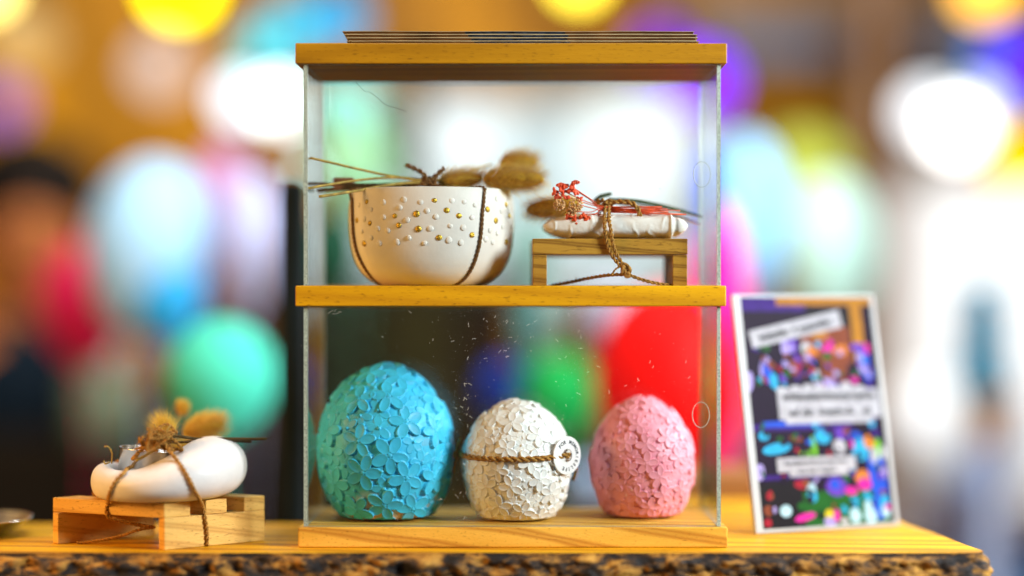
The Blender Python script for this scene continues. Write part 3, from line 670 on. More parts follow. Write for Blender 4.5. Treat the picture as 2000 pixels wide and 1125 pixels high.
# ------------------------------------------------------------------ leaflets on the top board
def leaflets():
    words = ['topmost', 'second from top', 'third from top', 'lowest']
    for i in range(4):
        zb = ZT1 + 0.0002 + (3 - i) * 0.00245
        xl = W(668 + [0, 4, 8, 9][i], 0, 0.008).x; xr = W([1357, 1362, 1361, 1363][i], 0, 0.008).x
        y0 = 0.007 + 0.001 * (3 - i); y1 = 0.112
        t = thing('folded_leaflet', words[i] + ' brown folded leaflet in the flat stack on top of the case', 'leaflet', (0, y0, zb), 'folded leaflets stacked on the case')
        nx = 60
        def sheet(z, mat, nm, x0, x1, yo, th, bow=0, kick=0):
            mb = MB(); vs = []
            for j in range(nx + 1):
                u = j / nx; x = x0 + (x1 - x0) * u; zz = z + bow * math.sin(math.pi * min(1, u * 2.2)) + 0.00012 * math.sin(u * 17 + i * 2) + kick * max(0, 1 - u * 22)
                vs += [(x, y0 + yo, zz), (x, y1, zz), (x, y1, zz + th), (x, y0 + yo, zz + th)]
            fs = []; ms = []
            for j in range(nx):
                a = 4 * j; b = a + 4
                fs += [(a, a + 1, b + 1, b), (a + 1, a + 2, b + 2, b + 1), (a + 2, a + 3, b + 3, b + 2), (a + 3, a, b, b + 3)]
            fs += [(0, 3, 2, 1), (4 * nx, 4 * nx + 1, 4 * nx + 2, 4 * nx + 3)]
            mb.add(vs, fs); return mb.build(nm, mat, t, smooth=False)
        kick = 0.0012 if i == 3 else 0
        sheet(zb, M['cream_edge'], 'back_cover', xl + .002, xr, 0, 0.00022)
        sheet(zb + 0.0020, M['cream_edge'], 'front_cover', xl, xr + .0004 * i, 0, 0.00022)
        xa, xb = W(908 + 6 * i, 0, .008).x, W([1104, 1110, 1108, 1113][i], 0, .008).x
        sheet(zb + 0.00026, M['gap_shade'], 'gap_filler', xl + .003, xa, 0.0003, 0.0016)  # dark filler whose colour paints the shade between the covers
        sheet(zb + 0.00026, M['card_dark'], 'printed_panel', xa + .0001, xb, 0.0002, 0.0016)
        sheet(zb + 0.00026, M['gap_shade'], 'gap_filler', xb + .0001, xr - .001, 0.0003, 0.0016)
leaflets()

# ------------------------------------------------------------------ eggs
def prof(Ht, Rm, zc, rb, n):
    a = zc / math.sqrt(1 - (rb / Rm) ** 2); pts = [(0.0, 0.0006), (rb * 0.5, 0.0004), (rb * 0.93, 0.0)]
    for i in range(1, 60):
        z = zc * i / 60; pts.append((Rm * math.sqrt(max(0, 1 - ((zc - z) / a) ** 2)), z))
    for i in range(0, 121):
        th = math.pi / 2 * i / 120; pts.append((Rm * math.cos(th) ** 1.14 if i < 120 else 0.0, zc + (Ht - zc) * math.sin(th)))
    p = np.array(pts); L = np.concatenate([[0], np.cumsum(np.hypot(*np.diff(p, axis=0).T))])
    s_ = np.linspace(0, L[-1], n); return np.interp(s_, L, p[:, 0]), np.interp(s_, L, p[:, 1])
def egg(lab, cx, cy, z0, Ht, Rm, zc, rb, Rf, T, mat, seed, wear):
    rng = np.random.RandomState(seed); nv, nu = 430, 640
    r, z = prof(Ht, Rm, zc, rb, nv)
    dr, dz = np.gradient(r), np.gradient(z); ln = np.hypot(dr, dz) + 1e-12
    nrr, nrz = dz / ln, -dr / ln
    th = np.linspace(0, 2 * np.pi, nu, endpoint=False)
    C, Sn = np.cos(th), np.sin(th)
    P = np.stack([r[:, None] * C, r[:, None] * Sn, np.repeat(z[:, None], nu, 1)], -1)
    Nn = np.stack([nrr[:, None] * C, nrr[:, None] * Sn, np.repeat(nrz[:, None], nu, 1)], -1)
    Hh = np.zeros((nv, nu))
    # flower centres, evenly scattered
    cand = []; wgt = r / r.sum()
    cent = []
    for sc_, nt_ in ((1.0, 6000), (0.5, 9000)):      # sc_ 1: upper flowers, 0.5: the layer between them
        for _ in range(nt_):
            i = rng.choice(nv, p=wgt); j = rng.randint(nu)
            if z[i] < 0.0015: continue
            p = P[i, j]
            if all(np.linalg.norm(p - q) > Rf * (1.56 if sc_ + s2 > 1.9 else 0.95) for q, _n, s2 in cent): cent.append((p, Nn[i, j], sc_))
    order = range(len(cent))[::-1]
    Pf = P.reshape(-1, 3); Hf = Hh.reshape(-1)
    for oi in order:
        c, n, sc_ = cent[oi]
        up = np.array([0, 0, 1.0]) if abs(n[2]) < .95 else np.array([1.0, 0, 0])
        t1 = np.cross(up, n); t1 /= np.linalg.norm(t1); t2 = np.cross(n, t1)
        rf = Rf * (1.0 if sc_ > .9 else .74) * rng.uniform(.93, 1.07); top = sc_ > .9; lev = (0.42 if top else 0.0) * T + rng.uniform(0, .12) * T; TT = T * 1.15 if top else T * .40; tl = rng.normal(0, .05, 2); sp = rng.uniform(0, 2 * np.pi)
        dlt = Pf - c; m = np.where((dlt ** 2).sum(1) < (rf * 1.05) ** 2)[0]
        if m.size == 0: continue
        x = dlt[m] @ t1; y = dlt[m] @ t2; best = np.zeros(m.size)
        for k in range(5):
            a = sp + 2 * np.pi * k / 5 + rng.normal(0, .05); u = x * np.cos(a) + y * np.sin(a); v = -x * np.sin(a) + y * np.cos(a)
            wd = rng.uniform(.28, .32)
            e = ((u - .55 * rf) / (.45 * rf)) ** 2 + (v / (wd * rf)) ** 2
            pk = rng.uniform(-.07, .07) * T
            h = lev + pk + x * tl[0] + y * tl[1] + TT * (0.55 + 0.45 * np.clip(e, 0, 1) ** 1.6)
            h = h * np.clip((1 - e) / 0.10, 0, 1) ** .6
            best = np.maximum(best, np.where(e < 1, h, 0))
        d = np.hypot(x, y) / rf
        best = np.maximum(best, np.where(d < .13, lev + T * 0.6 + T * 0.6 * np.sqrt(np.clip(1 - (d / .13) ** 2, 0, 1)), 0))
        # later flowers lie over earlier ones
        Hf[m] = np.maximum(best, Hf[m])
    Hh = Hf.reshape(nv, nu)
    fade = np.clip(z / 0.003, 0, 1)[:, None] * np.clip((np.arange(nv) - 4) / 6, 0, 1)[:, None]
    Hd = Hh * fade
    V = P + Nn * (Hd[..., None] - T * 1.0)
    V[:, :, 2] = np.maximum(V[:, :, 2], 0); V += np.array([cx, cy, z0 + 0.0001])
    i, j = np.meshgrid(np.arange(nv - 1), np.arange(nu), indexing='ij'); j2 = (j + 1) % nu
    F = np.stack([i * nu + j, i * nu + j2, (i + 1) * nu + j2, (i + 1) * nu + j], -1).reshape(-1, 4)
    me = bpy.data.meshes.new('egg'); me.vertices.add(nv * nu); me.vertices.foreach_set('co', V.reshape(-1))
    me.loops.add(F.size); me.loops.foreach_set('vertex_index', F.reshape(-1).astype(np.int32)); me.polygons.add(len(F))
    me.polygons.foreach_set('loop_start', np.arange(0, F.size, 4, dtype=np.int32)); me.polygons.foreach_set('loop_total', np.full(len(F), 4, np.int32))
    me.polygons.foreach_set('use_smooth', np.ones(len(F), bool)); me.update(calc_edges=True); me.validate()
    # paint missing near the foot and in a few chipped spots
    at = me.attributes.new('wear', 'FLOAT', 'POINT')
    g = rng.rand(14, 20); gi = (np.arange(nv) / nv * 13); gj = (np.arange(nu) / nu * 20)
    gx = g[np.clip(gi.astype(int), 0, 12)][:, (gj.astype(int)) % 20] * (1 - gi % 1)[:, None] + g[np.clip(gi.astype(int) + 1, 0, 13)][:, (gj.astype(int)) % 20] * (gi % 1)[:, None]
    gap = np.clip(1 - Hh / (T * 0.30), 0, 1); low = np.clip(1.0 - (z / Ht) / 0.22, 0, 1)[:, None]
    wv = np.clip((gap * (low * 1.6 + 0.10 * (gx > .8)) + low * (gx - .75) * 1.6), 0, 1) * wear
    at.data.foreach_set('value', wv.reshape(-1).astype(np.float32))
    me.materials.append(M[mat])
    return tag(link('decorative_egg', me), lab, 'egg', 'ceramic flower eggs in the lower tier')
def w_(px, y): return S * (D + y) / D * px
egg('large turquoise ceramic egg covered in raised flowers', W(753, 0, .061).x, .061, ZB1, w_(300, .062), w_(134, .062), w_(136, .062), w_(87, .062), 0.0134, 0.0016, 'egg_blue', 5, 1.0)
egg('small cream-white ceramic egg with flowers, tied with twine', W(1009, 0, .051).x, .051, ZB1, w_(233, .056), w_(106, .056), w_(110, .056), w_(66, .056), 0.0092, 0.0013, 'egg_white', 11, 0.3)
egg('pink ceramic egg with raised flowers on the right', W(1255, 0, .070).x, .070, ZB1, w_(232, .074), w_(102, .074), w_(105, .074), w_(68, .074), 0.0086, 0.0012, 'egg_pink', 23, 0.3)

def egg_tag():
    # twine around the white egg, tag threaded on it
    c = W(1009, 0, .051); cy = .051; z = W(0, 893, .02).z
    t = thing('gift_tag', 'round white tag with lettering, tied to the white egg by twine', 'tag', (W(1097, 0, .02).x, .02, z))
    mb = MB(); Rr = w_(106, .056) + 0.0008
    pts = []
    for a in np.linspace(R(196), R(-28), 16):
        rr = Rr; s_ = 1.0
        zz = W(0, 893, .02).z + (0.0012 if a > R(-60) else 0)
        pts.append(Vector((c.x + rr * math.cos(a), cy - abs(rr * math.sin(a)) if a > 0 else cy + rr * abs(math.sin(a)), zz)))
    front = []
    for k in range(25):
        a = R(185 + 150 * k / 24)   # from left round the front to the right
        dz = 0.0016 * math.cos((k - 3) / 24 * 3.2) if False else 0
        front.append(Vector((c.x + Rr * math.cos(a), cy + Rr * math.sin(a), z - 0.0010 * math.sin(k / 24 * math.pi) + 0.0004 * k / 24)))
    tagc = front[-1] + Vector((-.0020, -.0050, .0002)); 
    front = [f for f in front if f.x < tagc.x - 0.004] + [tagc + Vector((-0.001, -0.0042, 0)), tagc + Vector((0.0030, -0.0012, 0))]
    twine(mb, front, r=0.0022, fuzz=160, hair=0.005)
    back = []
    for k in range(22):
        a = R(185 - 190 * k / 21)
        back.append(Vector((c.x + (Rr + .0005) * math.cos(a), cy + (Rr + .0005) * math.sin(a), z - .001 * math.sin(k / 21 * 3.14))))
    twine(mb, back + [tagc + Vector((0.001, 0.0015, 0))], r=0.0015, fuzz=200, hair=0.006)
    # knot on the left with ragged ends
    kc = front[0] + Vector((-0.0015, 0, 0.0))
    for s_ in range(3):
        twine(mb, [kc + Vector((random.uniform(-.003, .003), random.uniform(-.003, .003), random.uniform(-.003, .003))) for _ in range(5)], r=0.0013, fuzz=260, hair=.004)
    twine(mb, [kc, kc + Vector((-.001, 0, .006)), kc + Vector((.001, -.001, .011))], r=.0012, fuzz=260, hair=.004)
    twine(mb, [kc, kc + Vector((-.003, 0, -.006)), kc + Vector((-.004, 0, -.014))], r=.0012, fuzz=260, hair=.004)
    for px, py in ((1124, 905),):
        p = W(px, py, .06); twine(mb, [p, p + Vector((.001, 0, -.006)), p + Vector((-.001, 0, -.012))], r=.0011, fuzz=400, hair=.005)
    mb.build('twine', M['twine'], t)
    # disc with a hole, seen obliquely
    r0, r1 = 0.0048, 0.0138; yaw = R(43)
    q = Matrix.Rotation(yaw, 3, 'Z') @ Matrix.Rotation(R(4), 3, 'Y')
    ax = q @ Vector((1, 0, 0)); az = q @ Vector((0, 0, 1)); ay = q @ Vector((0, 1, 0))
    C0 = tagc + Vector((0.0012, -0.0016, 0))
    n = 64; vs = []
    for rr, yy in ((r0, -.0005), (r1 - .0003, -.0005), (r1, -.0002), (r1, .0004), (r0, .0004)):
        for k in range(n):
            a = 6.2832 * k / n; vs.append(C0 + ax * rr * math.cos(a) + az * rr * math.sin(a) + ay * yy)
    mb = MB(); mb.add(vs, [(j * n + k, j * n + (k + 1) % n, ((j + 1) % 5) * n + (k + 1) % n, ((j + 1) % 5) * n + k) for j in range(5) for k in range(n)])
    d = mb.build('disc', M['tag'], t, smooth=False)
    txt = 'FOR MEMORIES LIFE'
    angs = [142, 126, 110, None, 76, 60, 45, 28, 12, -5, -22, -40, None, -58, -76, -92, -110]
    tm = MB()
    for ch, a in zip(txt, angs):
        if a is None or ch == ' ': continue
        me = text_mesh(ch, 0.0036, bold=0.00012)
        aa = R(a); rr = 0.0098; pc = C0 + ax * rr * math.cos(aa) + az * rr * math.sin(aa) - ay * 0.00056
        tx = ax * math.sin(aa) - az * math.cos(aa); rd = ax * math.cos(aa) + az * math.sin(aa)
        tm.add([pc + tx * v[0] + rd * v[1] - ay * v[2] for v in me[0]], me[1])
    tm.build('lettering', M['ink'], d, smooth=False)
def text_mesh(s_, size, align='CENTER', bold=0.0):
    cu = bpy.data.curves.new('txt', 'FONT'); cu.body = s_; cu.size = size; cu.align_x = align; cu.align_y = 'CENTER'
    cu.extrude = 0.00003; cu.offset = bold
    o = bpy.data.objects.new('txt', cu); COL.objects.link(o)
    bpy.context.view_layer.update()
    me = bpy.data.meshes.new_from_object(o.evaluated_get(bpy.context.evaluated_depsgraph_get()))
    r = ([tuple(v.co) for v in me.vertices], [tuple(p.vertices) for p in me.polygons])
    bpy.data.objects.remove(o); bpy.data.curves.remove(cu); bpy.data.meshes.remove(me); return r
egg_tag()

# ------------------------------------------------------------------ bowl
def bowl():
    yc = 0.0645; c = W(843, 0, yc); k = S * (D + yc) / D; z0 = ZM1 + .0001
    def px(r, py): return (r * k, (557.5 - py) * k)
    P = [(0, .0004), px(90, 557.5), px(100, 556.5), px(118, 547), px(134, 534), px(147, 515), px(155, 492), px(159.5, 465), px(161.5, 435), px(161, 405), px(158, 385), px(155.5, 376), px(153, 371.5), px(150.5, 370.5), px(148, 372), px(146, 378), px(149, 440), px(143, 490), px(125, 525), px(90, 540), (0, 18 * k)]
    pp = []
    for i in range(len(P) - 1):
        for j in range(4): pp.append((P[i][0] + (P[i + 1][0] - P[i][0]) * j / 4, P[i][1] + (P[i + 1][1] - P[i][1]) * j / 4))
    pp.append(P[-1]); a = np.array(pp)
    for _ in range(3): a[2:-2] = (a[1:-3] + 2 * a[2:-2] + a[3:-1]) / 4
    SY = 0.92
    t = thing('bowl', 'white ceramic bowl with raised dots, some gilded, on the middle shelf', 'bowl', (c.x, yc, z0))
    mb = MB(); mb.lathe([tuple(x) for x in a], (c.x, yc, z0), 128, sy=SY); mb.build('body', M['ceramic'], t)
    outer = [tuple(x) for x in a[:48]]
    def rad(z):
        zs = [p[1] for p in outer]; rs = [p[0] for p in outer]; return float(np.interp(z, zs, rs))
    def surf(ppx, ppy, back=False):
        z = (557.5 - ppy) * k; r = rad(z)
        # intersect view ray approx
        y = yc
        for _ in range(4):
            x = (ppx - 1000) * S * (D + y) / D - c.x; x = max(-r * .985, min(r * .985, x)); y = yc - math.sqrt(max(0, 1 - (x / r) ** 2)) * r * SY
        nrm = Vector((x / r ** 2, (y - yc) / (r * SY) ** 2, 0)).normalized()
        zz = H + (583 - ppy) * S * (D + y) / D
        return Vector((c.x + x, y, zz)), nrm
    G = [(452, 378), (888, 370), (632, 469), (773, 456), (968, 433), (1047, 468), (471, 516), (657, 530), (785, 553), (919, 609), (1132, 592), (434, 647), (1231, 427), (1286, 500), (1352, 398), (1371, 468), (1352, 638), (388, 497)]
    Wd = [(558, 384), (692, 366), (798, 382), (1000, 372), (1080, 380), (663, 416), (479, 428), (840, 436), (558, 478), (710, 495), (898, 475), (435, 490), (522, 550), (586, 563), (861, 550), (991, 533), (1075, 545), (1130, 480), (480, 610), (722, 610), (530, 645), (645, 637), (825, 644), (982, 624), (1060, 640), (1250, 560), (1295, 580), (1265, 640), (1290, 360), (400, 400), (420, 570), (1220, 620), (1320, 440), (1190, 640), (1150, 400), (360, 430), (350, 560), (365, 620), (1385, 540), (1330, 540)]
    g = MB(); wd = MB(); rnd0 = random.Random(4)
    def dot(mb, p, n, r):
        q = Vector((0, 0, 1)).rotation_difference(n).to_matrix(); rr_ = r * rnd0.uniform(.82, 1.05); mb.ell(p, rr_, rr_ * rnd0.uniform(.88, 1.1), r * 0.40, 14, 10, rot=q)
    for x, y in G: p, n = surf(580 + x / 3.309, 280 + y / 3.309); dot(g, p, n, 0.0023)
    for x, y in Wd: p, n = surf(580 + x / 3.309, 280 + y / 3.309); dot(wd, p, n, 0.0023)
    rnd = random.Random(3)
    for _ in range(70):      # dots round the far side
        a_ = rnd.uniform(0.12, math.pi - 0.12); z = rnd.uniform(75, 175) * k; r = rad(z)
        p = Vector((c.x + r * math.cos(a_), yc + r * SY * math.sin(a_), z0 + z)); dot(wd if rnd.random() < .7 else g, p, Vector((math.cos(a_), math.sin(a_), 0)), .0026)
    g.build('gold_dots', M['gold'], t); wd.build('raised_dots', M['ceramic'], t)
    # twine ties over the bowl
    s_ = MB()
    knot = W(835, 356, 0.045)
    L = [(375, 322), (366, 380), (366, 450), (368, 520), (374, 600), (392, 690), (425, 770), (465, 835), (510, 885), (553, 912)]
    Rr = [(1192, 305), (1204, 340), (1200, 400), (1195, 450), (1190, 530), (1184, 600), (1170, 680), (1150, 750), (1122, 815), (1085, 868), (1040, 905), (1022, 912)]
    for A in (L, Rr):
        pts = []
        for x, y in A:
            p, n = surf(580 + x / 3.309, 280 + y / 3.309); pts.append(p + n * 0.0011 + Vector((0, 0, 0)))
        pts = [knot, (knot + pts[0]) / 2 + Vector((0, 0.006, -.002)), pts[0] + Vector((0, .003, .0025))] + pts[1:]
        twine(s_, pts, r=0.0013, fuzz=25, hair=.004)
    for A in ([(835, 356), (828, 340), (812, 330), (792, 322)], [(835, 356), (850, 345), (868, 328)], [(828, 362), (840, 348), (852, 360), (836, 366), (826, 350), (846, 352)]):
        twine(s_, [W(x, y, 0.044 + .004 * random.random()) for x, y in A], r=0.0019, fuzz=260, hair=.004)
    s_.build('twine', M['twine_dark'], t)
bowl()
def dried_on_bowl():
    y = 0.05
    t = thing('dried_grass', 'bundle of fluffy bunny tail grass lying across the bowl rim', 'dried grass', W(900, 365, y))
    for (px, py, dy), (ax, az), L, r, n in (((1012, 318, .085), (1, 0.05), 95, 22, 2600), ((1003, 350, .046), (1, 0.0), 150, 25, 4200), ((900, 352, .052), (1, 0.10), 110, 19, 2600)):
        k = S * (D + dy) / D; core, hair = MB(), MB()
        bunny_tail(core, hair, W(px, py, dy), (ax, 0, az), L * k * .95, r * k * 1.0, n, 0.0065)
        o = core.build('seed_head', M['tail'], t); h = hair.build('bristles', M['tail'], o, smooth=False)
    st = MB()
    for A, r in (([(605, 308, .03), (700, 330, .04), (770, 345, .045), (850, 352, .05), (960, 320, .085)], .0009),
                 ([(600, 368, .015), (690, 353, .035), (770, 347, .045), (850, 352, .05), (940, 350, .046)], .0009),
                 ([(624, 384, .012), (700, 372, .03), (770, 360, .043), (850, 354, .05), (880, 352, .07)], .0010)):
        st.tube(smoothpath([W(*p) for p in A], .004), r, 8)
    st.build('stem', M['stem'], t)
    st = MB()
    for A, r in (([(603, 358, .06), (680, 360, .055), (780, 361, .052), (880, 362, .05)], .0012), ([(620, 372, .06), (690, 366, .055), (790, 364, .052)], .0015)):
        st.tube(smoothpath([W(*p) for p in A], .004), r, 8)
    st.build('dark_stem', M['stem_dark'], t)
    b = MB(); a = W(650, 371, .055); e = W(691, 346, .055); b.box(a.x, e.x, .055, .064, a.z, e.z); b.build('bark_chip', M['leaf_brown'], t, smooth=False, bevel=.001)
dried_on_bowl()

# ------------------------------------------------------------------ little bench in the upper tier
def bench():
    y0 = 0.016; zb = ZM1 + .0001
    a = lambda px, y=y0: W(px, 0, y).x
    ztop = W(0, 466, y0).z; zu = W(0, 497, y0).z
    t = thing('small_pallet', 'small dark wood pallet carrying the wrapped packet in the upper tier', 'pallet', (a(1190), .05, zb))
    for x0, x1 in ((1040.6, 1068), (1314, 1342.4)):
        mb = MB(); mb.box(a(x0), a(x1), y0 + .0004, y0 + .085, zb, zu - .0002); mb.build('runner', M['pallet_dark'], t, smooth=False, bevel=.0006)
    for j, (ya, yb_) in enumerate(((0, .014), (.024, .038), (.048, .062), (.071, .085))):
        mb = MB(); mb.box(a(1040), a(1343), y0 + ya, y0 + yb_, zu, ztop); mb.build('slat', M['pallet_dark'], t, smooth=False, bevel=.0006)
    # twine round the pallet
    s_ = MB(); y = y0 - .0022
    twine(s_, [W(1183, 402, .030), W(1181, 428, .018), W(1182, 455, y), W(1187, 480, y), W(1196, 500, y), W(1212, 520, y), W(1226, 535, y + .004)], r=.0015, fuzz=70)
    twine(s_, [W(1190, 400, .031), W(1190, 428, .018), W(1194, 455, y - .001), W(1198, 480, y - .001), W(1206, 500, y), W(1218, 518, y), W(1228, 535, y + .004)], r=.0015, fuzz=70)
    twine(s_, [W(1226, 535, y + .004), W(1228, 524, .01), W(1216, 518, .008), W(1222, 538, .008), W(1230, 536, .006)], r=.0022, fuzz=160)
    twine(s_, [W(1226, 536, .012), W(1190, 537, .02), W(1150, 543, .03), W(1110, 551, .04), W(1078, 557, .05)], r=.0014, fuzz=100)
    twine(s_, [W(1226, 536, .012), W(1250, 545, .014), W(1280, 553, .016), W(1312, 558, .02)], r=.0014, fuzz=100)
    twine(s_, [W(1210, 521, .008), W(1201, 527, .008), W(1195, 538, .008)], r=.0008, fuzz=100)
    s_.build('twine', M['twine'], t)
    # packet
    c = W(1199, 446.5, .05); k = S * (D + .05) / D
    p = thing('wrapped_packet', 'white crumpled paper packet resting on the small dark pallet', 'packet', (c.x, .05, ztop))
    mb = MB(); nx, nn = 150, 72; vs = []; L = 139 * k; Hh = (c.z - ztop) * 1.0 - .0003; hz = 0.0092
    for i in range(nx + 1):
        u = -1 + 2 * i / nx
        e = (1 - abs(u) ** 4.5) ** 0.6 if u < 0 else (1 - abs(u) ** 6) ** 0.55
        for j in range(nn):
            a_ = 6.2832 * j / nn; cx_, sx_ = math.cos(a_), math.sin(a_)
            yy = math.copysign(abs(cx_) ** 0.75, cx_) * .030 * (0.75 + .25 * e); zz = math.copysign(abs(sx_) ** 0.55, sx_) * hz * e
            q = Vector((u * L, yy, zz))
            w1 = noise.noise(Vector((q.x * 60, q.y * 40, q.z * 90))) * .0008 + max(0, .12 - abs(noise.noise(Vector((q.x * 80 + 5, q.y * 60, q.z * 120))))) * .0060
            fold = .0016 * math.exp(-((u - .76) / .02) ** 2) - .0016 * math.exp(-((u - .82) / .03) ** 2)
            dirn = Vector((0, cx_, sx_)); q += dirn * (w1 + fold)
            vs.append(Vector((c.x, .05, ztop + hz + .0002)) + Vector((q.x, q.y, max(q.z, -hz))))
    mb.add(vs, [(i * nn + j, i * nn + (j + 1) % nn, (i + 1) * nn + (j + 1) % nn, (i + 1) * nn + j)[::-1] for i in range(nx) for j in range(nn)])
    mb.build('wrapping', M['paper'], p)
    s_ = MB()
    twine(s_, [W(1186, 398, .028), W(1178, 392, .034), W(1165, 396, .04), W(1186, 404, .034), W(1196, 396, .03), W(1184, 392, .03)], r=.002, fuzz=150)
    twine(s_, [W(1190, 396, .03), W(1212, 394, .028), W(1232, 396, .027), W(1246, 408, .026), W(1250, 424, .026)], r=.002, fuzz=90)
    s_.build('bow', M['twine'], p)
    f = thing('dried_flowers', 'sprig of red dried flowers and one bunny tail lying on the white packet', 'dried flowers', W(1180, 415, .03))
    core, hair = MB(), MB(); kk = S * (D + .04) / D
    bunny_tail(core, hair, W(1082, 406, .04), (-1, 0, -.07), 128 * kk, 22 * kk, 3400, .006)
    o = core.build('seed_head', M['tail'], f); hair.build('bristles', M['tail'], o, smooth=False)
    lf = MB()
    def leaf(A, wd, mb):
        P_ = smoothpath([W(*q) for q in A], .003); n = len(P_); vs = []; fs = []
        for i, q in enumerate(P_):
            w0 = wd * math.sin(math.pi * min(.96, max(.12, (i + 1) / (n + 1)))) ** .6
            vs += [q + Vector((0, -w0, -w0 * .25)), q + Vector((0, 0, w0 * .35)), q + Vector((0, w0, -w0 * .25)), q + Vector((0, 0, -w0 * .35))]
        for i in range(n - 1):
            for j in range(4): fs.append((4 * i + j, 4 * i + (j + 1) % 4, 4 * i + 4 + (j + 1) % 4, 4 * i + 4 + j))
        mb.add(vs, fs)
    leaf([(1188, 388, .058), (1240, 392, .06), (1300, 404, .062), (1345, 416, .062), (1372, 424, .062)], .005, lf); leaf([(1158, 394, .055), (1172, 384, .055), (1195, 378, .055)], .005, lf)
    lf.build('leaf', M['leaf'], f)
    l2 = MB(); leaf([(1190, 395, .055), (1260, 405, .06), (1320, 422, .064), (1366, 438, .066)], .004, l2); l2.build('leaf', M['leaf_brown'], f)
    st = MB(); rnd = random.Random(2)
    for e in ((1098, 372), (1108, 362), (1122, 368), (1085, 375), (1132, 400), (1120, 425), (1138, 432), (1140, 418), (1150, 428), (1115, 412)):
        st.tube(smoothpath([W(1330 - rnd.uniform(0, 60), 412 + rnd.uniform(-9, 9), .03), W(1185, 408 + rnd.uniform(-4, 6), .028), W((1185 + e[0]) / 2 + 5, (408 + e[1]) / 2 + 4, .026), W(e[0], e[1], .022)], .003), .00038, 6)
    for i in range(4):
        st.tube([W(1190, 405 + i * 3, .028), W(1270 + rnd.uniform(0, 70), 404 + i * 5, .026)], .0006, 6)
    st.build('stem', M['coral'], f)
    bd = MB()
    def bud(px, py, s_, mb, m=0):
        s_ *= 1.3
        c = W(px, py, .022)
        for j in range(6):
            d = Vector([rnd.gauss(0, 1) for _ in range(3)]).normalized(); q = Vector((0, 0, 1)).rotation_difference(d).to_matrix()
            mb.ell(c + d * s_ * .5, s_ * .38, s_ * .55, s_ * .75, 8, 6, rot=q)
    for px, py, s_ in ((1083, 374, .0022), (1090, 384, .002), (1112, 370, .002), (1106, 388, .0022), (1132, 388, .0018), (1092, 360, .0018), (1096, 368, .0026), (1103, 362, .0022), (1100, 376, .0020), (1118, 362, .0028), (1126, 358, .0018), (1124, 374, .0022)): bud(px, py, s_, bd)
    bd.build('red_flower', M['red'], f)
    bd = MB()
    for px, py, s_ in ((1108, 424, .002), (1118, 420, .0022), (1124, 428, .002), (1132, 436, .0022), (1140, 430, .0026), (1146, 424, .0018), (1136, 422, .002), (1129, 438, .0018), (1150, 428, .0015)): bud(px, py, s_, bd)
    bd.build('coral_flower', M['coral'], f)
    bd = MB()
    for cx_, cy_, rr in ((1092, 400, 11), (1125, 400, 13), (1116, 412, 9)):
        for _ in range(55):
            d = Vector([rnd.gauss(0, 1) for _ in range(3)]).normalized(); c = W(cx_, cy_, .021) + d * rr * S * 1.02
            bd.ell(c, .0007, .0007, .0007, 6, 4)
            if _ % 3 == 0: bd.tube([W(cx_, cy_, .021), c], .0002, 3)
    bd.build('puff_flower', M['puff'], f)
bench()

